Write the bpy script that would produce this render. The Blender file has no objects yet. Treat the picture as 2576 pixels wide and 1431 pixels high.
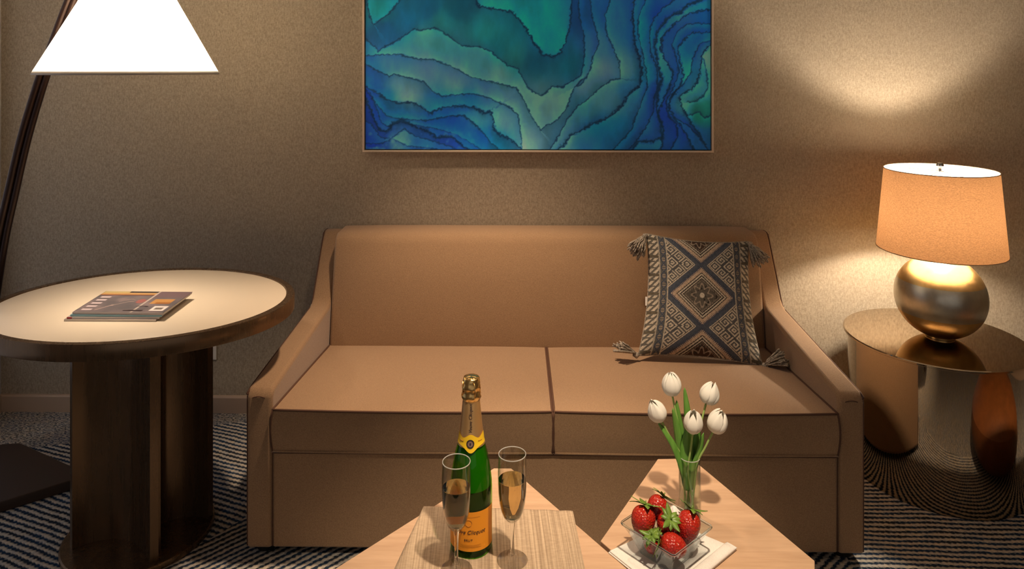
import bpy, bmesh, math, random
import numpy as np
from mathutils import Vector, Matrix, noise
PI = math.pi
C = bpy.context.scene.collection
SC = bpy.context.scene
random.seed(7)

# ---------------------------------------------------------------- camera
cam = bpy.data.cameras.new('camera')
camo = bpy.data.objects.new('camera', cam); C.objects.link(camo)
camo.location = (0, 0, 1.40)
camo.rotation_euler = (PI/2, 0, math.atan(27/1757))
cam.sensor_width = 36; cam.sensor_fit = 'HORIZONTAL'
cam.lens = 36*1757/2576
cam.shift_y = (175-715.5)/2576
cam.clip_start = 0.02
SC.camera = camo

# ---------------------------------------------------------------- world, lights, exposure
SC.view_settings.view_transform = 'Standard'
SC.view_settings.look = 'None'
SC.view_settings.gamma = 1
SC.view_settings.exposure = 0
w = bpy.data.worlds.new('world'); SC.world = w; w.use_nodes = True
w.node_tree.nodes['Background'].inputs[0].default_value = (0.90, 0.81, 0.76, 1)
w.node_tree.nodes['Background'].inputs[1].default_value = 0.38

def spot(name, loc, tgt, power, size, color, radius=0.03, blend=0.6):
    l = bpy.data.lights.new(name, 'SPOT'); l.energy = power; l.spot_size = math.radians(size)
    l.spot_blend = blend; l.color = color; l.shadow_soft_size = radius
    o = bpy.data.objects.new(name, l); C.objects.link(o); o.location = loc
    o.rotation_euler = (Vector(tgt)-Vector(loc)).to_track_quat('-Z', 'Y').to_euler()
    return o
def point(name, loc, power, color, radius):
    l = bpy.data.lights.new(name, 'POINT'); l.energy = power; l.color = color; l.shadow_soft_size = radius
    o = bpy.data.objects.new(name, l); C.objects.link(o); o.location = loc; return o
WARM = (1.0, 0.74, 0.46)
spot('downlight_over_coffee_tables', (0.36, 0.78, 2.40), (0.14, 1.34, 0.45), 195, 40, (1.0, 0.80, 0.58), 0.035, 0.8)
spot('downlight_over_sofa', (-0.15, 2.12, 2.40), (-0.12, 2.20, 0.40), 185, 62, (1.0, 0.74, 0.52), 0.05, 1.0)
point('table_lamp_light', (1.456, 2.46, 0.900), 60.0, (1.0, 0.84, 0.66), 0.04)
point('floor_lamp_light', (-1.19, 2.10, 1.50), 16.0, (1.0, 0.86, 0.70), 0.05)
spot('floor_lamp_added_spot', (-1.19, 2.10, 1.383), (-1.19, 2.10, 0), 30, 88, (1.0, 0.80, 0.60), 0.06, 1.0)  # extra spot added below the diffuser to brighten the tabletop

# ---------------------------------------------------------------- material helpers
def s2l(r, g, b):
    f = lambda c: (c/255/12.92) if c/255 <= .04045 else ((c/255+.055)/1.055)**2.4
    return (f(r), f(g), f(b), 1)
def mat(name, col=(.5,.5,.5,1), rough=.5, metal=0., trans=0., ior=1.45, spec=.5, sheen=0., coat=0.):
    m = bpy.data.materials.new(name); m.use_nodes = True
    b = m.node_tree.nodes['Principled BSDF']
    b.inputs['Base Color'].default_value = col if len(col) == 4 else (*col, 1)
    b.inputs['Roughness'].default_value = rough; b.inputs['Metallic'].default_value = metal
    b.inputs['Transmission Weight'].default_value = trans; b.inputs['IOR'].default_value = ior
    b.inputs['Specular IOR Level'].default_value = spec; b.inputs['Sheen Weight'].default_value = sheen
    b.inputs['Coat Weight'].default_value = coat
    return m
class NT:
    def __init__(s, m): s.t = m.node_tree; s.b = s.t.nodes.get('Principled BSDF')
    def n(s, k, **kw):
        x = s.t.nodes.new(k)
        for a, v in kw.items(): setattr(x, a, v)
        return x
    def l(s, a, b): s.t.links.new(a, b)
    def math(s, op, a, b=None, c=None, clamp=False):
        x = s.n('ShaderNodeMath', operation=op); x.use_clamp = clamp
        for i, v in enumerate((a, b, c)):
            if v is None: continue
            if isinstance(v, (int, float)): x.inputs[i].default_value = v
            else: s.l(v, x.inputs[i])
        return x.outputs[0]
    def obj(s): return s.n('ShaderNodeTexCoord').outputs['Object']
    def geo(s): return s.n('ShaderNodeNewGeometry').outputs['Position']
    def mapping(s, vec, sc=(1,1,1), rot=(0,0,0)):
        x = s.n('ShaderNodeMapping'); x.inputs['Scale'].default_value = sc; x.inputs['Rotation'].default_value = rot
        s.l(vec, x.inputs['Vector']); return x.outputs[0]
    def noise(s, vec, scale, detail=4, rough=.6):
        x = s.n('ShaderNodeTexNoise'); x.inputs['Scale'].default_value = scale
        x.inputs['Detail'].default_value = detail; x.inputs['Roughness'].default_value = rough
        s.l(vec, x.inputs['Vector']); return x.outputs['Fac']
    def ramp(s, fac, stops):
        x = s.n('ShaderNodeValToRGB'); e = x.color_ramp.elements
        while len(e) < len(stops): e.new(.5)
        for i, (p, c) in enumerate(stops): e[i].position = p; e[i].color = c
        s.l(fac, x.inputs[0]); return x.outputs[0]
    def mix(s, fac, a, b, mode='MIX'):
        x = s.n('ShaderNodeMix', data_type='RGBA', blend_type=mode)
        for i, v in ((0, fac), (6, a), (7, b)):
            if isinstance(v, (int, float)): x.inputs[i].default_value = v
            elif isinstance(v, tuple): x.inputs[i].default_value = v
            else: s.l(v, x.inputs[i])
        return x.outputs[2]
    def bump(s, h, strength=.3, dist=.002):
        x = s.n('ShaderNodeBump'); x.inputs['Strength'].default_value = strength
        x.inputs['Distance'].default_value = dist; s.l(h, x.inputs['Height'])
        s.l(x.outputs[0], s.b.inputs['Normal'])
def dim(c, k): return (c[0]*k, c[1]*k, c[2]*k, 1)

def woven(name, c1, c2, scale=420, rough=.9, bump=.35, sheen=.2, stretch=(1,1,1), big=.0):
    m = mat(name, c1, rough, sheen=sheen); t = NT(m)
    o = t.geo()
    a = t.noise(t.mapping(o, (stretch[0], stretch[1], stretch[2])), scale, 3, .7)
    b = t.noise(t.mapping(o, (stretch[2], stretch[1], stretch[0])), scale*.5, 2, .6)
    f = t.math('MULTIPLY_ADD', b, .5, t.math('MULTIPLY', a, .5))
    f = t.ramp(f, [(.36, (0,0,0,1)), (.64, (1,1,1,1))])
    t.l(t.mix(f, c1, c2), t.b.inputs['Base Color']); t.bump(a, bump, .0015); return m

M = {}
M['wall'] = woven('wall_grasscloth', (.29,.235,.165,1), (.50,.415,.305,1), 260, .85, .3, 0, (.6,1,1.6))
M['wall_side'] = mat('wall_side_paint', (.52,.50,.50,1), .8)
M['ceiling'] = mat('ceiling_paint', (.70,.64,.56,1), .9)
M['trim'] = mat('trim_paint', (.50,.37,.27,1), .45)
M['sofa'] = woven('sofa_fabric', (.275,.162,.084,1), (.385,.238,.128,1), 560, .92, .3, .25)
M['piping'] = mat('sofa_piping', (.10,.045,.025,1), .8)
M['black'] = mat('black_plastic', (.008,.007,.006,1), .6)
M['laminate'] = mat('cream_laminate', (.74,.62,.47,1), .35)
M['brass'] = mat('polished_brass', (.75,.55,.28,1), .2, 1)
M['steel'] = mat('polished_nickel', (.75,.70,.64,1), .08, 1)
M['mirror'] = mat('polished_bronze_mirror', (.42,.34,.25,1), .045, 1)
M['lampblack'] = mat('dark_bronze_tube', (.035,.017,.013,1), .35, .4)
M['lampbase'] = mat('dark_brown_lacquer', (.055,.032,.020,1), .42)
M['white'] = mat('white_plastic', (.78,.72,.64,1), .4)
M['paper'] = mat('magazine_paper', (.62,.56,.52,1), .6)

def brushed_bronze():
    m = mat('brushed_bronze', (.17,.09,.045,1), .36, .72); t = NT(m)
    f = t.noise(t.mapping(t.geo(), (1,1,.06)), 60, 5, .6)
    g = t.noise(t.geo(), 5, 3, .6)
    t.l(t.mix(t.math('MULTIPLY_ADD', f, .6, t.math('MULTIPLY', g, .5)), (.125,.074,.038,1), (.205,.130,.074,1)), t.b.inputs['Base Color'])
    t.l(t.math('MULTIPLY_ADD', f, .15, .20), t.b.inputs['Roughness']); return m
M['bronze'] = brushed_bronze()

def wood(name, c1, c2, rot):
    m = mat(name, c1, .42, coat=.15); t = NT(m)
    v = t.mapping(t.geo(), (2.2, 26, 5), (0, 0, rot))
    f = t.noise(v, 2.4, 6, .62)
    f = t.ramp(f, [(.3, (0,0,0,1)), (.7, (1,1,1,1))])
    g = t.noise(t.mapping(t.geo(), (10, 200, 10), (0,0,rot)), 1.5, 3, .6)
    c = t.mix(f, c1, c2)
    t.l(t.mix(t.math('MULTIPLY', g, .25), c, dim(c1, .7)), t.b.inputs['Base Color']); return m
M['wood'] = wood('light_oak_veneer', (.51,.315,.190,1), (.65,.425,.270,1), .95)
M['wood_edge'] = mat('oak_edge', (.62,.43,.25,1), .4)

def carpet():
    m = mat('carpet_weave', (.3,.3,.3,1), .97, spec=.15); t = NT(m)
    pos = t.geo(); sep = t.n('ShaderNodeSeparateXYZ'); t.l(pos, sep.inputs[0]); X, Y = sep.outputs[0], sep.outputs[1]
    wob = t.math('MULTIPLY', t.math('SUBTRACT', t.noise(pos, 55, 2, .6), .5), .012)
    big = t.math('MULTIPLY', t.math('SUBTRACT', t.noise(pos, 2.3, 2, .5), .5), .05)
    def stripes(ang, per):
        nx, ny = -math.sin(ang), math.cos(ang); tx, ty = math.cos(ang), math.sin(ang)
        s = t.math('ADD', t.math('MULTIPLY', X, nx), t.math('MULTIPLY', Y, ny))
        s = t.math('ADD', t.math('ADD', s, wob), big)
        q = t.math('ADD', t.math('MULTIPLY', X, tx), t.math('MULTIPLY', Y, ty))
        base = t.math('DIVIDE', s, per)
        row = t.math('FLOOR', base)
        v = t.math('SINE', t.math('MULTIPLY', base, 2*PI))
        st = t.math('SINE', t.math('ADD', t.math('MULTIPLY', q, 2*PI/.016), t.math('MULTIPLY', row, 2.4)))
        return t.math('MULTIPLY_ADD', st, .33, v)
    R = math.radians
    a = stripes(R(-21), .0215); b = stripes(R(43), .0215); c = stripes(R(-1.5), .0205)
    def mask(ax, ay, off):
        v = t.math('ADD', t.math('MULTIPLY', X, ax), t.math('MULTIPLY', Y, ay))
        return t.math('GREATER_THAN', t.math('ADD', v, wob), off)
    k = math.hypot(.155, .23)
    mb = mask(.23/k, -.155/k, (-.865*.23-2.173*.155)/k)
    mc = mask(1, .0, .93)
    def sel(f, p, q): # f? q : p
        return t.math('ADD', t.math('MULTIPLY', p, t.math('SUBTRACT', 1, f)), t.math('MULTIPLY', q, f))
    v = sel(mb, a, b); v = sel(mc, v, c)
    scr = t.math('MULTIPLY', t.math('SUBTRACT', t.noise(t.mapping(pos, (1, 2.2, 1), (0,0,.5)), 95, 3, .7), .5), 7)
    ms = mask(-.29, 1, 2.59+.29*1.705)
    v = sel(ms, v, scr)
    mr = t.math('MULTIPLY', mask(0, -1, -1.78), mask(1, 0, .62))
    v = sel(mr, v, scr)
    v = t.math('ADD', v, t.math('MULTIPLY', t.math('SUBTRACT', t.noise(pos, 420, 2, .6), .5), .9))
    f = t.math('MULTIPLY_ADD', v, .75, .48, clamp=True)
    hue = t.ramp(t.noise(pos, 9, 2), [(.4, (.018,.045,.095,1)), (.6, (.022,.030,.045,1))])
    lite = t.ramp(t.noise(pos, 30, 2), [(.4, (.66,.57,.45,1)), (.6, (.54,.51,.46,1))])
    t.l(t.mix(f, hue, lite), t.b.inputs['Base Color'])
    t.bump(v, .5, .003); return m
M['carpet'] = carpet()

def attr_mat(name, rough, fabric=False, k=1., coat=0.):
    m = mat(name, (.5,.5,.5,1), rough, coat=coat); t = NT(m)
    a = t.n('ShaderNodeAttribute', attribute_name='Col')
    if fabric:
        n = t.noise(t.geo(), 600, 2, .6)
        f = t.math('MULTIPLY_ADD', n, .9, .55)
        x = t.n('ShaderNodeVectorMath', operation='SCALE'); t.l(a.outputs['Color'], x.inputs[0]); t.l(f, x.inputs['Scale'])
        t.l(x.outputs[0], t.b.inputs['Base Color']); t.bump(n, .5, .002)
    else: t.l(a.outputs['Color'], t.b.inputs['Base Color'])
    return m

def thin_glass(name, tint=(1,1,1,1), refl=1.0, body=None, bf=0):
    m = bpy.data.materials.new(name); m.use_nodes = True; t = NT(m); tr = t.t
    for x in list(tr.nodes): tr.nodes.remove(x)
    out = t.n('ShaderNodeOutputMaterial'); tp = t.n('ShaderNodeBsdfTransparent'); gl = t.n('ShaderNodeBsdfGlossy')
    tp.inputs[0].default_value = tint; gl.inputs['Roughness'].default_value = .02
    lw = t.n('ShaderNodeLayerWeight'); lw.inputs['Blend'].default_value = .5
    f = t.math('POWER', lw.outputs['Facing'], 3.2)
    f = t.math('MULTIPLY_ADD', f, .75*refl, .035*refl, clamp=True)
    mx = t.n('ShaderNodeMixShader'); t.l(f, mx.inputs[0]); t.l(gl.outputs[0], mx.inputs[2])
    if body:
        d = t.n('ShaderNodeBsdfDiffuse'); d.inputs[0].default_value = body; m2 = t.n('ShaderNodeMixShader'); m2.inputs[0].default_value = bf
        t.l(tp.outputs[0], m2.inputs[1]); t.l(d.outputs[0], m2.inputs[2]); t.l(m2.outputs[0], mx.inputs[1])
    else: t.l(tp.outputs[0], mx.inputs[1])
    t.l(mx.outputs[0], out.inputs[0]); return m
M['thin'] = thin_glass('clear_thin_glass', (.93,.94,.93,1))
M['glass'] = mat('clear_glass', (1,1,1,1), 0, trans=1, ior=1.45)
M['bowlglass'] = mat('pressed_glass', (.90,.96,.97,1), .02, trans=1, ior=1.45)
M['rimglass'] = thin_glass('bright_glass_rim', (.85,.86,.85,1), 1.6, (.85,.82,.78,1), .35)
M['bowlthin'] = thin_glass('clear_pressed_glass', (.90,.94,.95,1), 1.3)
M['bottle'] = thin_glass('green_bottle_glass', (.42,.80,.16,1), .7, (.015,.09,.003,1), .10)
M['champ'] = mat('champagne_liquid', (.80,.60,.27,1), 0, trans=1, ior=1.33)
M['wine'] = mat('wine_in_bottle', (.016,.013,.006,1), .1)
M['water'] = thin_glass('vase_water', (.93,.97,.92,1), .8)
M['foil'] = mat('gold_foil', (.88,.58,.22,1), .26, 1)
M['foilneck'] = mat('gold_neck_foil', (.80,.50,.22,1), .38, .8)
M['yellow'] = mat('yellow_neck_label', (.88,.56,.02,1), .45)
M['orange'] = mat('orange_label', (.80,.30,.015,1), .5)
M['ink'] = mat('dark_ink', (.035,.02,.02,1), .5)
M['inklite'] = mat('faded_ink', (.50,.20,.02,1), .5)
M['napkin'] = woven('white_linen', (.70,.64,.58,1), (.82,.76,.70,1), 900, .9, .15, .1)
M['cream'] = mat('whipped_cream', (.85,.80,.74,1), .5)

def translucent(name, col, tcol, mixf, tex=0, inner=None):
    m = bpy.data.materials.new(name); m.use_nodes = True; t = NT(m); tr = t.t
    for x in list(tr.nodes): tr.nodes.remove(x)
    out = t.n('ShaderNodeOutputMaterial'); d = t.n('ShaderNodeBsdfDiffuse'); tl = t.n('ShaderNodeBsdfTranslucent')
    if tex:
        f = t.noise(t.mapping(t.obj(), (1,1,2.2)), 170, 3, .7)
        f = t.ramp(f, [(.35, (0,0,0,1)), (.65, (1,1,1,1))])
        t.l(t.mix(f, dim(tcol, 1-tex), tcol), tl.inputs[0]); dc = t.mix(f, dim(col, 1-tex), col)
    else: tl.inputs[0].default_value = tcol; dc = None
    if inner:
        g = t.n('ShaderNodeNewGeometry')
        dc2 = t.mix(g.outputs['Backfacing'], dc if dc is not None else col, inner); t.l(dc2, d.inputs[0])
    elif dc is not None: t.l(dc, d.inputs[0])
    else: d.inputs[0].default_value = col
    mx = t.n('ShaderNodeMixShader'); mx.inputs[0].default_value = mixf
    t.l(d.outputs[0], mx.inputs[1]); t.l(tl.outputs[0], mx.inputs[2]); t.l(mx.outputs[0], out.inputs[0]); return m
M['shade'] = translucent('linen_lampshade', (.50,.33,.20,1), (.235,.115,.048,1), .19, .35, (.92,.86,.76,1))
M['shade_white'] = translucent('white_lampshade', (.85,.82,.76,1), (.95,.88,.76,1), .55)
M['petal'] = translucent('tulip_petal', (.86,.82,.74,1), (.80,.74,.60,1), .22)
M['stem'] = mat('tulip_stem', (.30,.42,.12,1), .5)
def leafmat(name, a, b):
    m = mat(name, a, .42); t = NT(m); f = t.noise(t.mapping(t.obj(), (60,60,6)), 2, 3)
    t.l(t.mix(f, a, b), t.b.inputs['Base Color']); return m
M['leaf'] = leafmat('tulip_leaf', (.045,.16,.02,1), (.20,.40,.07,1))
M['calyx'] = leafmat('strawberry_calyx', (.04,.10,.015,1), (.22,.34,.05,1))
def glow(name, col, e):
    m = mat(name, col, .5); b = m.node_tree.nodes['Principled BSDF']
    b.inputs['Emission Color'].default_value = col; b.inputs['Emission Strength'].default_value = e; return m
M['bulb'] = glow('lit_bulb', (1,.86,.65,1), 6)

# ---------------------------------------------------------------- object helpers
def link(o, parent=None):
    C.objects.link(o)
    if parent: o.parent = parent
    return o
def tag(o, label=None, cat=None, group=None, kind=None):
    if label: o['label'] = label
    if cat: o['category'] = cat
    if group: o['group'] = group
    if kind: o['kind'] = kind
    return o
def empty(name, loc, label, cat, group=None, rz=0):
    o = bpy.data.objects.new(name, None); o.empty_display_size = .05; link(o); o.location = loc
    o.rotation_euler = (0, 0, rz); return tag(o, label, cat, group)
def from_bm(name, bm, m, parent=None, smooth=False, auto=None):
    bmesh.ops.recalc_face_normals(bm, faces=bm.faces)
    me = bpy.data.meshes.new(name); bm.to_mesh(me); bm.free()
    o = bpy.data.objects.new(name, me); me.materials.append(m)
    if smooth or auto:
        for p in me.polygons: p.use_smooth = True
    link(o, parent)
    if auto:
        import math as _m
        me.set_sharp_from_angle(angle=_m.radians(auto))
    return o
def from_py(name, V, F, m, parent=None, smooth=True, auto=None):
    me = bpy.data.meshes.new(name); me.from_pydata([tuple(v) for v in V], [], F); me.update()
    me.materials.append(m)
    if smooth: me.polygons.foreach_set('use_smooth', [True]*len(me.polygons))
    o = bpy.data.objects.new(name, me); link(o, parent)
    if auto: me.set_sharp_from_angle(angle=math.radians(auto))
    return o
def bevel(o, wd, seg=3, ang=30):
    b = o.modifiers.new('bevel', 'BEVEL'); b.width = wd; b.segments = seg; b.limit_method = 'ANGLE'; b.angle_limit = math.radians(ang)
    b.harden_normals = False
    o.data.polygons.foreach_set('use_smooth', [True]*len(o.data.polygons)); o.data.set_sharp_from_angle(angle=math.radians(60)); return o
def box(name, x0, x1, y0, y1, z0, z1, m, parent=None, bv=0, seg=3):
    bm = bmesh.new(); bmesh.ops.create_cube(bm, size=1)
    for v in bm.verts:
        v.co = Vector(((x0+x1)/2+v.co.x*(x1-x0), (y0+y1)/2+v.co.y*(y1-y0), (z0+z1)/2+v.co.z*(z1-z0)))
    o = from_bm(name, bm, m, parent)
    return bevel(o, bv, seg) if bv else o
def prism(name, pts, axis, a, b, m, parent=None, bv=0, seg=3):
    """pts 2D outline; axis 'x': pts=(y,z) extruded x; axis 'z': pts=(x,y) extruded z"""
    n = len(pts); V = []
    for t in (a, b):
        for p in pts: V.append((t, p[0], p[1]) if axis == 'x' else (p[0], p[1], t))
    F = [list(range(n))[::-1], list(range(n, 2*n))] + [[i, (i+1) % n, n+(i+1) % n, n+i] for i in range(n)]
    bm = bmesh.new(); vs = [bm.verts.new(v) for v in V]
    for f in F: bm.faces.new([vs[i] for i in f])
    o = from_bm(name, bm, m, parent)
    return bevel(o, bv, seg) if bv else o
def lathe(name, prof, m, parent=None, seg=64, center=(0,0), ell=(1,1), auto=35, caps=False):
    V = []; F = []; n = len(prof)
    for i in range(seg):
        a = 2*PI*i/seg
        for r, z in prof: V.append((center[0]+r*ell[0]*math.cos(a), center[1]+r*ell[1]*math.sin(a), z))
    for i in range(seg):
        j = (i+1) % seg
        for k in range(n-1): F.append([i*n+k, j*n+k, j*n+k+1, i*n+k+1])
    bm = bmesh.new(); vs = [bm.verts.new(v) for v in V]
    for f in F:
        try: bm.faces.new([vs[i] for i in f])
        except ValueError: pass
    bmesh.ops.remove_doubles(bm, verts=bm.verts, dist=1e-6)
    if caps:
        bmesh.ops.holes_fill(bm, edges=[e for e in bm.edges if e.is_boundary], sides=0)
    return from_bm(name, bm, m, parent, auto=auto)
def tube_data(pts, r, sides=8, closed=False, V=None, F=None):
    V = [] if V is None else V; F = [] if F is None else F; base = len(V)
    P = [Vector(p) for p in pts]; n = len(P); up = Vector((0.13, .21, .97)).normalized(); prev = None
    for i in range(n):
        if closed: t = (P[(i+1) % n]-P[i-1]).normalized()
        else: t = (P[min(i+1, n-1)]-P[max(i-1, 0)]).normalized()
        a = prev if prev is not None else up
        a = a - t*a.dot(t)
        if a.length < 1e-5: a = t.orthogonal()
        a.normalize(); prev = a; b = t.cross(a)
        rr = r[i] if isinstance(r, (list, tuple)) else r
        for k in range(sides):
            th = 2*PI*k/sides; V.append(tuple(P[i]+(a*math.cos(th)+b*math.sin(th))*rr))
    m = n if closed else n-1
    for i in range(m):
        j = (i+1) % n
        for k in range(sides):
            F.append([base+i*sides+k, base+i*sides+(k+1) % sides, base+j*sides+(k+1) % sides, base+j*sides+k])
    if not closed:
        F.append([base+k for k in range(sides)][::-1]); F.append([base+(n-1)*sides+k for k in range(sides)])
    return V, F
def tube(name, pts, r, m, parent=None, sides=8, closed=False):
    V, F = tube_data(pts, r, sides, closed); return from_py(name, V, F, m, parent)
def smooth_path(pts, n=8):
    P = [Vector(p) for p in pts]; out = []
    for i in range(len(P)-1):
        p0 = P[max(i-1,0)]; p1 = P[i]; p2 = P[i+1]; p3 = P[min(i+2, len(P)-1)]
        for k in range(n):
            t = k/n
            out.append(.5*((2*p1)+(p2-p0)*t+(2*p0-5*p1+4*p2-p3)*t*t+(3*p1-p0-3*p2+p3)*t**3))
    out.append(P[-1]); return out
def set_col(me, cols):
    a = me.color_attributes.new('Col', 'FLOAT_COLOR', 'POINT'); a.data.foreach_set('color', np.asarray(cols, dtype=np.float32).ravel())
def np_s2l(c):
    c = np.clip(np.asarray(c, float)/255, 0, 1); return np.where(c <= .04045, c/12.92, ((c+.055)/1.055)**2.4)
def vnoise(x, y, seed=0):
    xi = np.floor(x).astype(int); yi = np.floor(y).astype(int); fx = x-xi; fy = y-yi
    fx = fx*fx*(3-2*fx); fy = fy*fy*(3-2*fy)
    def h(a, b):
        n = (a*374761393+b*668265263+seed*974634777) & 0xffffffff
        n = ((n ^ (n >> 13))*1274126177) & 0xffffffff
        return ((n ^ (n >> 16)) & 0xffff)/65535.
    return (h(xi,yi)*(1-fx)+h(xi+1,yi)*fx)*(1-fy)+(h(xi,yi+1)*(1-fx)+h(xi+1,yi+1)*fx)*fy
def fbm(x, y, seed=0, o=4):
    s = 0; a = .5
    for k in range(o): s = s+a*vnoise(x*2**k, y*2**k, seed+k); a *= .5
    return s
def grid_mesh(name, P, m, parent=None, flip=False):
    """P: (ny,nx,3) numpy"""
    ny, nx = P.shape[:2]; V = P.reshape(-1, 3)
    i = np.arange(ny-1)[:, None]*nx+np.arange(nx-1)[None]; i = i.ravel()
    F = np.c_[i, i+1, i+nx+1, i+nx]
    if flip: F = F[:, ::-1]
    me = bpy.data.meshes.new(name); me.from_pydata(V.tolist(), [], F.tolist()); me.update(); me.materials.append(m)
    me.polygons.foreach_set('use_smooth', [True]*len(me.polygons))
    o = bpy.data.objects.new(name, me); link(o, parent); return o
def text_geo(s, size, shear=0, extrude=.0002, spacing=1.0):
    c = bpy.data.curves.new('lettering', 'FONT'); c.body = s; c.size = size; c.shear = shear; c.extrude = extrude
    c.align_x = 'CENTER'; c.align_y = 'CENTER'; c.resolution_u = 3; c.space_character = spacing
    o = bpy.data.objects.new('lettering', c); C.objects.link(o)
    dg = bpy.context.evaluated_depsgraph_get(); me = o.evaluated_get(dg).to_mesh()
    V = [v.co.copy() for v in me.vertices]; F = [list(p.vertices) for p in me.polygons]
    bpy.data.objects.remove(o); return V, F

# ---------------------------------------------------------------- the setting
YW = 2.84; XL = -2.145; XR = 2.75; H = 2.46
def structure(o): o['kind'] = 'structure'; return o
structure(box('floor', XL-.1, XR+.1, -2.6, YW+.1, -.05, 0, M['carpet']))
structure(box('wall_back', XL-.1, XR+.1, YW, YW+.1, 0, H, M['wall']))
structure(box('wall_left', XL-.1, XL, -2.6, YW, 0, H, M['wall_side']))
structure(box('wall_right', XR, XR+.1, -2.6, YW, 0, H, M['wall']))
structure(box('ceiling', XL-.1, XR+.1, -2.6, YW+.1, H, H+.05, M['ceiling']))
structure(prism('baseboard_back', [(YW,0),(YW-.014,0),(YW-.014,.062),(YW-.010,.067),(YW,.068)], 'x', XL, XR, M['trim']))
structure(prism('baseboard_left', [(0,0)]*0+[(XL,-2.6),(XL+.012,-2.6),(XL+.012,YW-.014),(XL,YW-.014)], 'z', 0, .066, M['trim']))
structure(prism('baseboard_right', [(XR,-2.6),(XR-.012,-2.6),(XR-.012,YW-.014),(XR,YW-.014)], 'z', 0, .066, M['trim']))

# window in the left wall beside the oval table; dim dusk daylight comes through it
WY0, WY1, WZ0, WZ1 = 1.0, 2.76, .20, 2.10
for a in ((XL, XL+.020, WY0, WY1, WZ0, WZ0+.035), (XL, XL+.020, WY0, WY1, WZ1-.035, WZ1), (XL, XL+.020, WY0, WY0+.035, WZ0+.035, WZ1-.035),
          (XL, XL+.010, WY1-.03, WY1, WZ0+.035, WZ1-.035), (XL, XL+.014, 1.87, 1.90, WZ0+.035, WZ1-.035)):
    structure(box('window_1', *a, M['wall_side']))
structure(box('window_1', XL+.001, XL+.005, WY0+.03, WY1-.03, WZ0+.03, WZ1-.03, glow('dusk_window_pane', (.78,.84,1.0,1), .30)))

# wall outlet behind the oval table
ou = empty('wall_outlet', (-1.289, YW, .272), 'small cream wall outlet plate half hidden behind the oval table pedestal', 'outlet')
box('cover_plate', -.038, .038, -.006, 0, -.058, .058, M['white'], ou, .002)
for zz in (.022, -.022): box('socket', -.017, .017, -.0085, -.006, zz-.014, zz+.014, M['white'], ou, .003)

# ---------------------------------------------------------------- sofa
SX0, SX1, SYF, SYB = -.797, .972, 1.997, 2.825
sofa = empty('sofa', ((SX0+SX1)/2, 2.41, 0), 'brown fabric two-seat sofa with wing arms against the back wall', 'sofa')
ox, oy = sofa.location.x, sofa.location.y
def SP(o): o.location = (-ox, -oy, 0); return o
def armprof():
    p = [(SYF, .022)]
    p += [(SYF, .455), (SYF+.006, .470), (SYF+.022, .479), (2.30, .497), (2.585, .516), (2.612, .524), (2.628, .540)]
    p += [(2.758, .735), (2.772, .750), (2.790, .757), (SYB, .757), (SYB, .022)]
    return p
def wingpath(x):
    return [(x, y, z) for y, z in armprof()[:-1]]
for x0, x1, s in ((SX0, SX0+.076, -1), (SX1-.076, SX1, 1)):
    a = SP(prism('arm', armprof(), 'x', x0, x1, M['sofa'], sofa, .012, 4))
    xo = x0+.0045 if s < 0 else x1-.0045; xi = x1-.006 if s < 0 else x0+.006
    pp = [(xo, SYF+.0045, z) for z in (.03, .20, .36, .445)]+[(xo, SYF+.009, .461), (xo, SYF+.024, .4745)]+[(xo, y, z-.004) for _, y, z in wingpath(0)[4:]]
    tube('piping', smooth_path(pp, 2), .0030, M['piping'], a, 8)
    # sewn seam where the arm front meets its top
    seam = [(x0+.012, SYF+.003, .452), (x0+.03, SYF-.0005, .459), (x1-.03, SYF-.0005, .459), (x1-.014, SYF+.003, .452)]
    tube('seam', smooth_path(seam, 4), .0015, M['piping'], a, 6)
    seam = [(xi, SYF+.002, .03), (xi, SYF+.002, .30)]
XI0, XI1 = SX0+.077, SX1-.077
# backrest
bp = [(2.57, .30), (2.578, .40), (2.615, .60), (2.648, .735), (2.662, .757), (2.69, .770), (2.80, .772), (2.823, .757), (SYB, .06), (2.60, .06)]
def crown_panel():
    # face bulges a little: build as grid of profile slices
    n = 40; V = []; F = []; k = len(bp)
    for i in range(n+1):
        u = i/n; x = XI0+.001+(XI1-XI0-.002)*u; w_ = 1-(2*u-1)**8
        for j, (y, z) in enumerate(bp):
            dy = -.012*w_ if j in (1, 2) else (-.006*w_ if j == 3 else 0)
            dz = .004*w_ if z > .75 else 0
            V.append((x, y+dy+.008, z+dz))
    for i in range(n):
        for j in range(k):
            F.append([i*k+j, i*k+(j+1) % k, (i+1)*k+(j+1) % k, (i+1)*k+j])
    F.append(list(range(k))[::-1]); F.append([n*k+j for j in range(k)])
    bm = bmesh.new(); vs = [bm.verts.new(v) for v in V]
    for f in F: bm.faces.new([vs[i] for i in f])
    return from_bm('backrest', bm, M['sofa'], sofa)
bk = SP(crown_panel()); bevel(bk, .010, 3, 25)
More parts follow.
